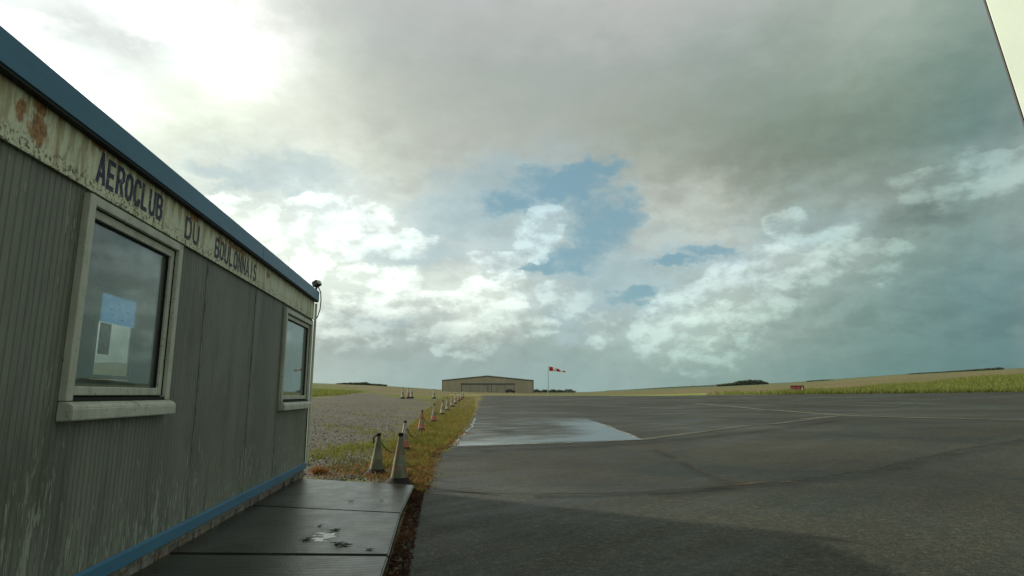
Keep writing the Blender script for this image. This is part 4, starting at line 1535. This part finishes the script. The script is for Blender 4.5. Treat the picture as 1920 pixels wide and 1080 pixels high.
def scatter(n, r0, r1, a0, a1, test, power=1.0):
    out = []
    got = 0
    while got < n:
        r_ = r0 * (r1 / r0) ** (rng.random(n * 2) ** power)
        a = rng.uniform(a0, a1, n * 2)
        k = test(r_, a)
        P = np.stack([r_[k] * np.sin(a[k]), r_[k] * np.cos(a[k])], 1)
        out.append(P)
        got += len(P)
        if len(P) == 0:
            break
    return np.concatenate(out)[:n]


def patchy(P, s, thr, seed=0.0):
    v = np.sin(P[:, 0] * s + seed) * np.sin(P[:, 1] * s * 0.8 + seed * 1.7) + 0.6 * np.sin(P[:, 0] * s * 2.3 + P[:, 1] * s * 1.9 + seed)
    return P[v + rng.normal(0, 0.25, len(P)) > thr]


in_verge = lambda r_, a: (a > np.interp(r_, GR_R, GR_A) - 0.01) & (a < apron_left(r_) - 0.002) & (r_ > 11.5)
P = scatter(26000, 11.5, 95, R(-12), R(3), in_verge)
blades('grass', P[:15000], 0.05, 0.15, 0.010, M_OCHRE, 0.9)
blades('grass', patchy(P[15000:], 1.3, -0.2), 0.05, 0.14, 0.012, M_TURF, 0.9)
# green tufts where the gravel meets the verge
c1 = gpx(655, 845)
cc = []
for (px, py, n, sp) in ((640, 846, 500, 0.35), (660, 843, 800, 0.4), (680, 840, 800, 0.4), (700, 838, 600, 0.4), (620, 850, 300, 0.3), (600, 862, 260, 0.25), (640, 862, 200, 0.3),
                        (740, 835, 600, 0.5), (720, 832, 500, 0.5), (775, 828, 600, 0.6), (800, 822, 400, 0.5), (600, 852, 200, 0.3), (840, 790, 400, 0.8), (760, 815, 400, 0.5)):
    q = gpx(px, py)
    cc.append(np.stack([rng.normal(q.x, sp, n), rng.normal(q.y, sp * 1.6, n)], 1))
P = np.concatenate(cc)[::3]
rP, aP = np.hypot(P[:, 0], P[:, 1]), np.arctan2(P[:, 0], P[:, 1])
P = P[(aP < apron_left(rP) - 0.003)]
blades('grass', P, 0.03, 0.13, 0.012, M_TURF, 1.2)
# dry orange growth round the two near cones
cc = []
for (px, py, n, sx, sy) in ((765, 890, 500, 0.22, 0.5), (780, 870, 500, 0.25, 0.6), (790, 855, 400, 0.3, 0.6), (760, 865, 400, 0.25, 0.6), (800, 848, 300, 0.25, 0.5), (735, 872, 300, 0.3, 0.6),
                            (720, 895, 160, 0.15, 0.15), (690, 880, 160, 0.3, 0.5), (650, 890, 200, 0.5, 0.3), (780, 905, 250, 0.12, 0.3), (745, 850, 300, 0.3, 0.6), (620, 880, 160, 0.3, 0.4)):
    q = gpx(px, py)
    cc.append(np.stack([rng.normal(q.x, sx, n), rng.normal(q.y, sy, n)], 1))
P = np.concatenate(cc)
rP, aP = np.hypot(P[:, 0], P[:, 1]), np.arctan2(P[:, 0], P[:, 1])
ye = 9.95 + (P[:, 0] + 2.16) * (-0.93 / 1.79) + 0.05
P = P[(aP < apron_left(rP) + 0.004) & ((P[:, 1] > ye) | (P[:, 0] > -0.33)) & (P[:, 0] > -2.0)]
blades('dry_growth', P[::2], 0.03, 0.11, 0.014, M_RUSTY, 1.6)
blades('dry_growth', P[1::2], 0.03, 0.10, 0.010, M_OCHRE, 1.6)
P = scatter(9000, 11, 75, R(-14), R(0), lambda r_, a: (a < np.interp(r_, GR_R, GR_A)))
v_ = np.sin(P[:, 0] * 0.9 + 1) * np.sin(P[:, 1] * 0.55) + 0.7 * np.sin(P[:, 0] * 2.1 + P[:, 1] * 1.3) + 0.5 * np.sin(P[:, 0] * 4.3 - P[:, 1] * 2.9)
blades('weeds', P[v_ > 0.75], 0.03, 0.10, 0.016, M_TURF, 1.4)
# growth creeping over the apron edge
ee = []
for px, py in zip(np.interp(np.linspace(0, 1, 60), [0, .25, .5, .75, 1], [793, 803, 815, 845, 868]), np.interp(np.linspace(0, 1, 60), [0, .25, .5, .75, 1], [922, 882, 851, 833, 811])):
    q = gpx(px + random.uniform(-5, 4), py)
    n = random.randint(8, 40)
    ee.append(np.stack([rng.normal(q.x, 0.07, n), rng.normal(q.y, 0.12, n)], 1))
P = np.concatenate(ee)
blades('dry_growth', P[::2], 0.02, 0.08, 0.014, M_RUSTY, 1.8)
blades('grass', P[1::2], 0.02, 0.09, 0.011, M_OCHRE, 1.6)
# moss and weeds on the soil
P = scatter(5200, 8.5, 14, R(-13), R(-2), lambda r_, a: (a < np.interp(r_, GR_R, GR_A) + 0.05) & (a < apron_left(r_) - 0.01))
ye = 9.95 + (P[:, 0] + 2.16) * (-0.93 / 1.79) + 0.05
P = P[(P[:, 1] > ye) & (P[:, 0] > -2.05)]
blades('weeds', patchy(P, 2.1, 0.15, 2.0), 0.02, 0.07, 0.012, M_GREEN, 1.2)
# tall grass on the bank beyond the apron
P = scatter(42000, 84, 155, R(19), R(56), lambda r_, a: (r_ > np.interp(a, [R(13), R(20), R(30), R(60)], [116, 102, 86.5, 85.5])) & (r_ < np.interp(a, [R(19), R(30), R(36), R(47)], [106, 97, 106, 150]) + 6 * np.sin(a * 60)), 1.2)
rP, aP = np.hypot(P[:, 0], P[:, 1]), np.arctan2(P[:, 0], P[:, 1])
P = P[rng.random(len(P)) < np.clip((np.degrees(aP) - 24) / 9, 0.0, 1)]
blades('tall_grass', P, 0.25, 0.75, 0.05, M_BANK, 0.8)
# long grass left of the gravel
P = scatter(9000, 60, 125, R(-20), R(-6), lambda r_, a: a < np.interp(r_, GL_R, GL_A, left=-9))
if len(P):
    blades('tall_grass', P, 0.2, 0.55, 0.05, M_BANK, 0.8)


# gravel stones
def stones(name, P, smin, smax, m_):
    n = len(P)
    base_v = np.array([(1, 0, 0), (0.3, 0.9, 0.1), (-0.8, 0.5, 0), (-0.7, -0.6, 0.1), (0.4, -0.9, 0), (0.1, 0.05, 0.75), (0, 0, -0.3)])
    base_f = [(0, 1, 5), (1, 2, 5), (2, 3, 5), (3, 4, 5), (4, 0, 5), (1, 0, 6), (2, 1, 6), (3, 2, 6), (4, 3, 6), (0, 4, 6)]
    s = smin * (smax / smin) ** (rng.random(n) ** 2)
    th = rng.uniform(0, 6.28, n)
    z = zt(P[:, 0], P[:, 1])
    V = np.empty((n, 7, 3))
    c_, s_ = np.cos(th), np.sin(th)
    jit = 1 + rng.uniform(-0.25, 0.25, (n, 7, 3))
    B = base_v[None] * jit
    V[:, :, 0] = P[:, 0, None] + (B[:, :, 0] * c_[:, None] - B[:, :, 1] * s_[:, None]) * s[:, None]
    V[:, :, 1] = P[:, 1, None] + (B[:, :, 0] * s_[:, None] + B[:, :, 1] * c_[:, None]) * s[:, None]
    V[:, :, 2] = z[:, None] + B[:, :, 2] * s[:, None]
    Fc = (np.arange(n)[:, None, None] * 7 + np.array(base_f)[None]).reshape(-1, 3)
    o = mk(name, V.reshape(-1, 3), Fc.tolist(), m_)
    o['kind'] = 'stuff'
    return o


def b_stone(gg):
    p = pos(gg)
    n = gg.voro(p, 11, out='Color')
    nx, _, _ = gg.xyz(n)
    c = gg.ramp(nx, [(0, (0.055, 0.05, 0.04)), (0.5, (0.12, 0.11, 0.09)), (1, (0.30, 0.28, 0.24))])
    return pbsdf(gg, c, 0.8, 0.3)


M_STONE = material('stone_chips', b_stone)
P = scatter(16000, 9.6, 60, R(-20), R(-4), lambda r_, a: (a < np.interp(r_, GR_R, GR_A) + 0.01))
P = P[(P[:, 0] > -14) & ((P[:, 1] > 10.5) | (P[:, 0] > -1.9))]
stones('stone_chips', P, 0.010, 0.048, M_STONE)
P = scatter(220, 4.5, 12, R(-4), R(40), lambda r_, a: a > apron_left(r_) + 0.01)
stones('grit', P, 0.003, 0.009, M_STONE)
# dead leaves in the trough between path and apron
n = 2600
yy = rng.uniform(3.0, 9.0, n)
xx = -0.395 + rng.random(n) ** 1.3 * 0.16 + 0.012
P = np.stack([xx, yy], 1)


def litter(name, P, z, smin, smax, m_):
    n = len(P)
    s = rng.uniform(smin, smax, n)
    th = rng.uniform(0, 6.28, n)
    t1 = rng.uniform(-0.7, 0.7, n)
    t2 = rng.uniform(-0.5, 0.9, n)
    out = np.array([(-1, 0, 0), (-0.3, 0.42, 0.12), (0.5, 0.32, 0.1), (1.1, 0, -0.1), (0.4, -0.36, 0.1), (-0.4, -0.4, 0.12)])
    c_, s_ = np.cos(th), np.sin(th)
    V = np.empty((n, 6, 3))
    V[:, :, 0] = P[:, 0, None] + (out[None, :, 0] * c_[:, None] - out[None, :, 1] * s_[:, None]) * s[:, None]
    V[:, :, 1] = P[:, 1, None] + (out[None, :, 0] * s_[:, None] + out[None, :, 1] * c_[:, None]) * s[:, None]
    V[:, :, 2] = z[:, None] + 0.4 * s[:, None] + (out[None, :, 2] + out[None, :, 0] * t1[:, None] * 0.5 + out[None, :, 1] * t2[:, None]) * s[:, None]
    k = np.arange(n) * 6
    Fc = np.concatenate([np.stack([k, k + 1, k + 5], 1), np.stack([k + 1, k + 4, k + 5], 1), np.stack([k + 1, k + 2, k + 4], 1), np.stack([k + 2, k + 3, k + 4], 1)])
    o = mk(name, V.reshape(-1, 3), Fc.tolist(), m_)
    o['kind'] = 'stuff'
    return o


litter('leaf_litter', P, np.full(len(P), -0.058), 0.008, 0.026, M_LITTER)
# the few leaves lying on the wet path
M_WLEAF = simple('wet_leaf', (0.022, 0.019, 0.012), 0.35, 0.4, 0.3, 30)
LEAVES = [(628, 995, 0.050, 'star shaped dark wet leaf on the concrete path, nearer the cabin'), (633, 1019, 0.046, 'dark curled leaf at the puddle edge on the path, left of its twin'),
          (645, 1023, 0.055, 'dark wet leaf touching its twin on the path by the puddle'), (600, 986, 0.030, 'small thin leaf alone on the path above the puddle'),
          (574, 1012, 0.045, 'dark leaf at the left end of the puddle on the path'), (658, 940, 0.030, 'small dark leaf on the far slab, left of the other'),
          (716, 938, 0.026, 'tiny dark leaf on the far slab in front of the nearest cone'), (693, 1031, 0.030, 'thin grassy leaf near the outer edge of the path')]
leaf0 = None
for (px, py, s, lab) in LEAVES:
    d = ray(px, py)
    t = (0.004 - CAM_Z) / d[2]
    q = Vector((d[0] * t, d[1] * t, 0.006))
    if leaf0 is None:
        V = []
        for k in range(10):
            rr = (1.0 if k % 2 == 0 else 0.33) * random.uniform(0.75, 1.15)
            V.append((rr * math.cos(k * math.pi / 5), rr * 0.8 * math.sin(k * math.pi / 5), random.uniform(0.05, 0.32)))
        V.append((0, 0, 0.0))
        V += [(a, b, c - 0.05) for a, b, c in V]
        Fc = [(k, (k + 1) % 10, 10) for k in range(10)] + [(11 + (k + 1) % 10, 11 + k, 21) for k in range(10)]
        Fc += [(k, 11 + k, 11 + (k + 1) % 10, (k + 1) % 10) for k in range(10)]
        o = leaf0 = mk('fallen_leaf', V, Fc, M_WLEAF)
    else:
        o = leaf0.copy()
        COL.objects.link(o)
    o.location = q
    o.scale = (s * 1.5, s * random.uniform(0.7, 1.3) * 1.5, s)
    o.rotation_euler = (0, 0, random.uniform(0, 6.2))
    tag(o, lab, 'leaf', 'fallen leaves on the wet path')
# the orange tuft at the corner of the cabin
q = gpx(598, 889)
V, Fc = [], []
for k in range(120):
    a = random.uniform(0, 6.28)
    l = random.uniform(0.08, 0.26)
    b = Vector((random.gauss(0, 0.07), random.gauss(0, 0.05), 0))
    o_ = Vector((math.cos(a), math.sin(a), 0)) * l * random.uniform(0.3, 1.0)
    tip = b + o_ + Vector((0, 0, l * random.uniform(0.3, 0.8)))
    sd = Vector((-math.sin(a), math.cos(a), 0)) * 0.007
    m_ = b.lerp(tip, 0.55) + Vector((0, 0, 0.04))
    i = len(V)
    V += [b - sd, b + sd, m_ + sd, m_ - sd, tip]
    Fc += [(i, i + 1, i + 2, i + 3), (i + 3, i + 2, i + 4)]
M_TUFT = leaf_mat('tuft_blade', (0.16, 0.12, 0.03), (0.34, 0.16, 0.06), (0.46, 0.24, 0.11))
o = mk('grass_tuft', V, Fc, M_TUFT)
o.location = q
tag(o, 'orange dying grass tuft at the far corner of the cabin', 'plant')


# ------------------------------------------------------------------ hangar
def b_clad(gg):
    p = obco(gg)
    x, y, z = gg.xyz(p)
    w = gg.m('SINE', gg.mul(x, 2 * math.pi / 0.9))
    n = gg.noise(gg.vm('MULTIPLY', p, (0.6, 1, 0.12)), 0.8, 4, 0.6)
    c = gg.ramp(n, [(0.3, (0.30, 0.27, 0.18)), (0.7, (0.37, 0.335, 0.23))])
    c = gg.mix(gg.mapr(w, 0.75, 1.0, 0, 0.25), c, (0.20, 0.18, 0.12))
    return pbsdf(gg, c, 0.6, 0.3, w, 0.3, 0.03)


def b_door(gg):
    p = obco(gg)
    x, y, z = gg.xyz(p)
    w = gg.m('SINE', gg.mul(x, 2 * math.pi / 0.6))
    n = gg.noise(gg.vm('MULTIPLY', p, (1.2, 1, 0.2)), 0.6, 4, 0.6)
    c = gg.ramp(n, [(0.3, (0.27, 0.245, 0.18)), (0.7, (0.34, 0.31, 0.235))])
    return pbsdf(gg, c, 0.55, 0.3, w, 0.3, 0.02)


M_CLAD = material('hangar_cladding', b_clad)
M_DOOR = material('hangar_door', b_door)
M_DKTRIM = simple('dark_trim', (0.07, 0.08, 0.085), 0.6, 0.3, 0.2, 2)
M_LTROOF = simple('pale_roof', (0.55, 0.58, 0.55), 0.5, 0.3, 0.1, 1)
HR = 265.0
hl, hr_, hm = at_r(829, HR), at_r(1000, HR), at_r(912, HR)
hz = (hl.z + hr_.z) / 2 - 0.25
ctr = (hl + hr_) / 2
vx = Vector((hr_.x - hl.x, hr_.y - hl.y, 0))
HW = vx.length
hang = empty('hangar', (ctr.x, ctr.y, hz), math.atan2(vx.y, vx.x))
tag(hang, 'wide beige hangar with low pitched roof and long sliding doors', 'hangar')
EH, RH, DEP = 5.35, 7.25, 34.0
w2 = HW / 2
dl, dr = -w2 + HW * (865 - 829) / 171, -w2 + HW * (964 - 829) / 171
DH = 3.75
mb = MB()
# front gable with the door opening left out
mb.box(-w2, dl, 0, 0.3, -0.6, DH)
mb.box(dr, w2, 0, 0.3, -0.6, DH)
mb.prism([(-w2, DH + 0.001), (w2, DH + 0.001), (w2, EH), (-0.3, RH), (-w2, EH)], 'y', 0, 0.3)
mb.box(-w2, -w2 + 0.3, 0.301, DEP - 0.301, -0.6, EH - 0.02)
mb.box(w2 - 0.3, w2, 0.301, DEP - 0.301, -0.6, EH - 0.02)
mb.prism([(-w2, -0.6), (w2, -0.6), (w2, EH), (-0.3, RH), (-w2, EH)], 'y', DEP - 0.3, DEP)
mb.build('wall', M_CLAD, hang)
mb = MB()
t = 0.22
mb.prism([(-w2 - 0.35, EH - 0.02), (-0.3, RH + 0.02), (-0.3, RH + 0.02 + t), (-w2 - 0.35, EH - 0.02 + t)], 'y', -0.3, DEP + 0.2)
mb.prism([(-0.299, RH + 0.02), (w2 + 0.35, EH - 0.02), (w2 + 0.35, EH - 0.02 + t), (-0.299, RH + 0.02 + t)], 'y', -0.3, DEP + 0.2)
mb.build('roof', M_LTROOF, hang)
mb = MB()
mb.prism([(-w2 - 0.2, EH - 0.36), (-0.3, RH - 0.32), (-0.3, RH + 0.015), (-w2 - 0.2, EH - 0.025)], 'y', -0.16, -0.01)
mb.prism([(-0.299, RH - 0.32), (w2 + 0.2, EH - 0.36), (w2 + 0.2, EH - 0.025), (-0.299, RH + 0.015)], 'y', -0.16, -0.01)
mb.box(-w2 - 0.03, -w2 + 0.22, -0.09, -0.01, -0.6, EH - 0.4)
mb.box(w2 - 0.22, w2 + 0.03, -0.09, -0.01, -0.6, EH - 0.4)
mb.build('verge_trim', M_DKTRIM, hang)
MB().box(dl - 0.4, dr + 0.4, -0.12, -0.01, DH - 0.15, DH + 0.28).build('door_rail', M_DKTRIM, hang)
npan = 6
for k in range(npan):
    a = dl + (dr - dl) * k / npan
    b = dl + (dr - dl) * (k + 1) / npan
    dpo = 0.08 if k % 2 else 0.20
    MB().box(a + 0.05, b - 0.05, dpo, dpo + 0.08, -0.55, DH - 0.16).build('door_panel', M_DOOR, hang)
for k in (0, 3, 3.4, 6):
    a = dl + (dr - dl) * k / npan
    MB().box(a - 0.09, a + 0.09, -0.008, 0.07, -0.5, DH - 0.16).build('door_post', M_DKTRIM, hang)
MB().box(w2 + 0.04, w2 + 0.22, 0.2, 0.4, -0.5, EH - 0.4).build('gutter_pipe', M_WHITE, hang)
MB().box(-w2 - 0.22, -w2 - 0.04, 0.2, 0.4, -0.5, EH - 0.4).build('gutter_pipe', M_WHITE, hang)

# dark parked car before the hangar
M_CAR = simple('dark_car_paint', (0.018, 0.022, 0.018), 0.35, 0.5, 0.2, 2)
M_TYRE = simple('tyre', (0.015, 0.015, 0.015), 0.8, 0.2, 0.2, 6)
M_CGLASS = simple('car_glass', (0.03, 0.035, 0.04), 0.1, 0.5, 0.1, 6)
cp = at_r(957, 255)
car = empty('parked_car', (cp.x, cp.y, cp.z), math.atan2(vx.y, vx.x))
tag(car, 'dark car parked in front of the hangar door', 'car')
mb = MB()
mb.prism([(-2.1, 0.35), (2.05, 0.35), (2.1, 0.75), (1.9, 0.95), (1.0, 1.02), (0.45, 1.5), (-1.3, 1.55), (-1.95, 1.05), (-2.1, 0.9)], 'y', -0.85, 0.85)
bmesh.ops.bevel(mb.bm, geom=mb.bm.edges[:], offset=0.06, segments=2, affect='EDGES')
mb.build('body', M_CAR, car)
mb = MB()
mb.prism([(0.85, 1.05), (0.42, 1.44), (-0.35, 1.47), (-0.35, 1.05)], 'y', -0.862, -0.853)
mb.prism([(-0.45, 1.05), (-0.45, 1.47), (-1.25, 1.48), (-1.7, 1.08)], 'y', -0.862, -0.853)
mb.build('side_window', M_CGLASS, car)
for sx in (-1.35, 1.3):
    for sy in (-0.87, 0.67):
        o = MB().lathe([(0.0001, 0), (0.31, 0), (0.33, 0.04), (0.33, 0.16), (0.31, 0.2), (0.0001, 0.2)], 18, cap=False).build('wheel', M_TYRE, car, True)
        o.rotation_euler = (R(-90), 0, 0)
        o.location = (sx, sy, 0.33)

# ------------------------------------------------------------------ wind sock
M_POLE = simple('grey_mast', (0.36, 0.38, 0.37), 0.5, 0.4, 0.15, 1)
M_RED = simple('red_cloth', (0.42, 0.035, 0.045), 0.8, 0.1, 0.2, 2)
M_WCL = simple('white_cloth', (0.75, 0.76, 0.74), 0.8, 0.1, 0.1, 2)
wp = at_r(1028, 140)
d = ray(1029, 687)
H = CAM_Z + d[2] / math.hypot(d[0], d[1]) * 140 - wp.z
sock = empty('windsock', wp, math.atan2(vx.y, vx.x))
tag(sock, 'red and white windsock streaming to the right from a tall grey mast', 'windsock')
MB().tube([(0, 0, -0.3), (0, 0, H * 0.5), (0, 0, H)], [0.11, 0.09, 0.06], 10).build('mast', M_POLE, sock, True)
MB().tube([(0.02, 0, H - 0.05), (0.35, 0, H - 0.08)], 0.03, 6).build('swivel_arm', M_POLE, sock)
segs = [(0.30, 0.47, H - 0.52, 0), (1.10, 0.43, H - 0.58, 0), (1.9, 0.34, H - 0.72, 1), (2.7, 0.24, H - 0.98, 0), (3.4, 0.17, H - 1.12, 1), (4.0, 0.12, H - 1.20, 1)]
for k in range(len(segs) - 1):
    (xa, ra, za, _), (xb, rb, zb, _) = segs[k], segs[k + 1]
    bm = bmesh.new()
    n = 16
    rings = []
    for (x_, r_, z_) in ((xa, ra, za), ((xa + xb) / 2, (ra + rb) / 2 * 1.03, (za + zb) / 2 + 0.02), (xb, rb, zb)):
        rings.append([bm.verts.new((x_, r_ * 0.8 * math.cos(6.28318 * i / n), z_ + r_ * math.sin(6.28318 * i / n) - (0.1 * r_ if i > n / 2 else 0))) for i in range(n)])
    for a, b in zip(rings, rings[1:]):
        for i in range(n):
            bm.faces.new((a[i], a[(i + 1) % n], b[(i + 1) % n], b[i]))
    me = bpy.data.meshes.new('sock_band')
    bm.to_mesh(me)
    bm.free()
    me.materials.append(M_RED if k % 2 == 0 else M_WCL)
    o = bpy.data.objects.new('sock_band', me)
    COL.objects.link(o)
    o.parent = sock

# ------------------------------------------------------------------ holding sign by the runway
M_SRED = simple('sign_red', (0.22, 0.012, 0.020), 0.5, 0.3, 0.1, 3)
M_SBLK = simple('sign_black', (0.012, 0.013, 0.012), 0.5, 0.3, 0.1, 3)
M_SWHT = simple('sign_white', (0.36, 0.13, 0.155), 0.5, 0.3, 0.1, 3)
M_SYEL = simple('sign_yellow', (0.50, 0.50, 0.28), 0.5, 0.3, 0.1, 3)
SR = 92.0
sp_ = at_r(1495.5, SR)
dd = ray(1495.5, 737.5)
sl = at_r(1483, SR)
sr2 = at_r(1508.5, SR)
sv = Vector((sr2.x - sl.x, sr2.y - sl.y, 0))
sw = sv.length
sign = empty('taxiway_sign', sp_, math.atan2(sv.y, sv.x))
tag(sign, 'red and black taxiway sign at the apron edge with white numbers and yellow letter', 'sign')
top_d = ray(1495.5, 722.8)
bot_d = ray(1495.5, 734)
zt_ = CAM_Z + top_d[2] / math.hypot(top_d[0], top_d[1]) * SR - sp_.z
zb_ = CAM_Z + bot_d[2] / math.hypot(bot_d[0], bot_d[1]) * SR - sp_.z
MB().box(-sw / 2, sw * 0.27, -0.1, 0.1, zb_, zt_, 0.02).build('red_panel', M_SRED, sign)
MB().box(sw * 0.271, sw / 2, -0.1, 0.1, zb_, zt_, 0.02).build('black_panel', M_SBLK, sign)
for s_ in (-0.38, 0, 0.38):
    MB().box(sw * s_ - 0.05, sw * s_ + 0.05, -0.05, 0.05, -0.2, zb_ - 0.002).build('leg', M_DKTRIM, sign)
hh = zt_ - zb_
lettering('03-21', -sw * 0.45, sw * 0.23, zb_ + hh * 0.22, zb_ + hh * 0.78, M_SWHT, sign, x=-0.101, face='y', stroke=0.10, thick=0.012)
lettering('A', sw * 0.30, sw * 0.45, zb_ + hh * 0.22, zb_ + hh * 0.78, M_SYEL, sign, x=-0.101, face='y', stroke=0.10, thick=0.012)


# ------------------------------------------------------------------ bushes, woods and hedges far off
M_FAR = leaf_mat('far_leaf', (0.12, 0.14, 0.10), (0.17, 0.19, 0.14), (0.21, 0.23, 0.17))
M_BARK = simple('bark', (0.06, 0.05, 0.04), 0.9, 0.2, 0.3, 3)


def crown_mesh(lumps, n, leaf, seed):
    """leaf-sized faces through the volume of several lumps: (x, y, z, rx, ry, rz)"""
    rg = np.random.default_rng(seed)
    V, Fc = [], []
    vol = np.array([l[3] * l[4] * l[5] for l in lumps])
    cnt = np.maximum(8, (vol / vol.sum() * n).astype(int))
    allc = []
    for l, c_ in zip(lumps, cnt):
        d_ = rg.normal(size=(c_, 3))
        d_ /= np.linalg.norm(d_, axis=1)[:, None]
        rad = rg.random(c_) ** 0.4
        rad *= 1 + 0.22 * np.sin(d_[:, 0] * 7 + seed) * np.sin(d_[:, 2] * 6 + 1)
        allc.append(np.array(l[:3]) + d_ * rad[:, None] * np.array(l[3:6]))
    C = np.concatenate(allc)
    C[:, 2] = np.maximum(C[:, 2], 0.02)
    m_ = len(C)
    a = rg.normal(size=(m_, 3))
    a /= np.linalg.norm(a, axis=1)[:, None]
    b = np.cross(a, rg.normal(size=(m_, 3)))
    b /= np.linalg.norm(b, axis=1)[:, None]
    s = leaf * rg.uniform(0.6, 1.5, m_)[:, None]
    Q = np.stack([C - a * s - b * s * 0.6, C + a * s - b * s * 0.6, C + a * s * 0.8 + b * s * 0.6, C - a * s * 0.8 + b * s * 0.6], 1).reshape(-1, 3)
    k = np.arange(m_) * 4
    return Q, np.stack([k, k + 1, k + 2, k + 3], 1).tolist()


def lumps_for(w, h, n, seed, base=0.0):
    rg = random.Random(seed)
    out = []
    for i in range(n):
        t = (i + 0.5) / n - 0.5
        hh_ = h * (1 - (2 * t) ** 2 * 0.55) * rg.uniform(0.8, 1.0)
        out.append((t * w, rg.uniform(-0.2, 0.2) * w * 0.3, base + hh_ * 0.5, w / n * 0.95, w * 0.22, hh_ * 0.52))
    return out


BUSH = [(1004.5, 440, 728.8, 18, 'low dark bush touching the right end of the hangar'), (1022, 450, 729.2, 17, 'rounded dark bush just left of the windsock mast'),
        (1037, 450, 729.5, 16, 'dark bush just right of the windsock mast'), (1050, 455, 729.8, 17, 'dark bush in the middle of the row right of the mast'),
        (1066, 455, 729.0, 24, 'widest dark bush at the right end of the row past the windsock')]
for i, (px, r_, ty, wpx, lab) in enumerate(BUSH):
    p = at_r(px, r_)
    d = ray(px, ty)
    h = CAM_Z + d[2] / math.hypot(d[0], d[1]) * r_ - p.z
    w = wpx / F_PX * r_
    b = empty('bush', p, -0.1)
    tag(b, lab, 'bush', 'dark bushes beside the windsock')
    Q, Fc = crown_mesh(lumps_for(w, h * 1.02, 4, i + 3, 0.1), 1500, h * 0.06, i + 3)
    mk('crown', Q, Fc, M_FAR, b)
    mb = MB()
    for k in range(3):
        a = random.uniform(-0.6, 0.6)
        mb.tube([(a * 0.3, 0, -0.2), (a * 0.6, 0, h * 0.3), (a * w * 0.4, random.uniform(-.2, .2), h * 0.7)], [0.12, 0.08, 0.03], 6)
    mb.build('trunk', M_BARK, b)


def far_mass(name, px0, px1, r_, tops, leaf, n, seed, dens=10):
    """continuous line of growth between two picture columns"""
    rg = random.Random(seed)
    m_ = max(4, int((px1 - px0) / dens))
    lum = []
    c0 = at_r((px0 + px1) / 2, r_)
    for i in range(m_ + 1):
        px = px0 + (px1 - px0) * i / m_
        p = at_r(px, r_)
        ty = np.interp(px, [t_[0] for t_ in tops], [t_[1] for t_ in tops])
        d = ray(px, ty)
        h = max(0.6, CAM_Z + d[2] / math.hypot(d[0], d[1]) * r_ - p.z) * rg.uniform(0.86, 1.05)
        sp = (px1 - px0) / m_ / F_PX * r_
        lum.append((p.x - c0.x, p.y - c0.y, p.z - c0.z + h * 0.48, sp * 0.9, sp * 0.9, h * 0.55))
    Q, Fc = crown_mesh_raw(lum, n, leaf, seed)
    o = mk(name, Q, Fc, M_FAR)
    o.location = c0
    return o


def crown_mesh_raw(lumps, n, leaf, seed):
    rg = np.random.default_rng(seed)
    allc = []
    per = max(10, n // len(lumps))
    for l in lumps:
        d_ = rg.normal(size=(per, 3))
        d_ /= np.linalg.norm(d_, axis=1)[:, None]
        rad = rg.random(per) ** 0.4
        rad *= 1 + 0.2 * np.sin(d_[:, 0] * 7 + l[0]) * np.sin(d_[:, 2] * 6 + 1)
        allc.append(np.array(l[:3]) + d_ * rad[:, None] * np.array(l[3:6]))
    C = np.concatenate(allc)
    m_ = len(C)
    a = rg.normal(size=(m_, 3))
    a /= np.linalg.norm(a, axis=1)[:, None]
    b = np.cross(a, rg.normal(size=(m_, 3)))
    b /= np.linalg.norm(b, axis=1)[:, None]
    s = leaf * rg.uniform(0.6, 1.5, m_)[:, None]
    Q = np.stack([C - a * s - b * s * 0.6, C + a * s - b * s * 0.6, C + a * s * 0.8 + b * s * 0.6, C - a * s * 0.8 + b * s * 0.6], 1).reshape(-1, 3)
    k = np.arange(m_) * 4
    return Q, np.stack([k, k + 1, k + 2, k + 3], 1).tolist()


o = far_mass('wood', 1348, 1438, 880, [(1345, 721), (1362, 719.5), (1375, 717.5), (1390, 713.5), (1408, 711.3), (1425, 712), (1434, 715), (1440, 718)], 0.55, 9000, 5, 4)
tag(o, 'dark humped wood on the skyline left of the taxiway sign', 'wood', kind='stuff')
o = far_mass('hedge', 1518, 1560, 900, [(1516, 714), (1530, 712.8), (1558, 711.5), (1562, 712.5)], 0.4, 3000, 6, 4)
tag(o, 'short dark hedge on the skyline just right of the taxiway sign', 'hedge')
o = far_mass('hedge', 1712, 1884, 900, [(1708, 700.5), (1725, 699), (1774, 696.6), (1880, 688.5), (1888, 689.5)], 0.4, 9000, 7, 4)
tag(o, 'long thin dark hedge along the hill crest at the far right', 'hedge')
o = far_mass('hedge', 632, 722, 700, [(628, 719.5), (645, 717.5), (670, 717.0), (684, 715.8), (692, 718.5), (724, 721)], 0.35, 6000, 8, 4)
tag(o, 'ragged dark hedge on the left skyline beyond the gravel', 'hedge')
o = far_mass('hedge', 1140, 1345, 1300, [(1138, 733.5), (1240, 726.3), (1300, 723.3), (1348, 720.8)], 0.4, 5000, 9, 6)
tag(o, 'faint low hedge line along the rising skyline behind the windsock', 'hedge')
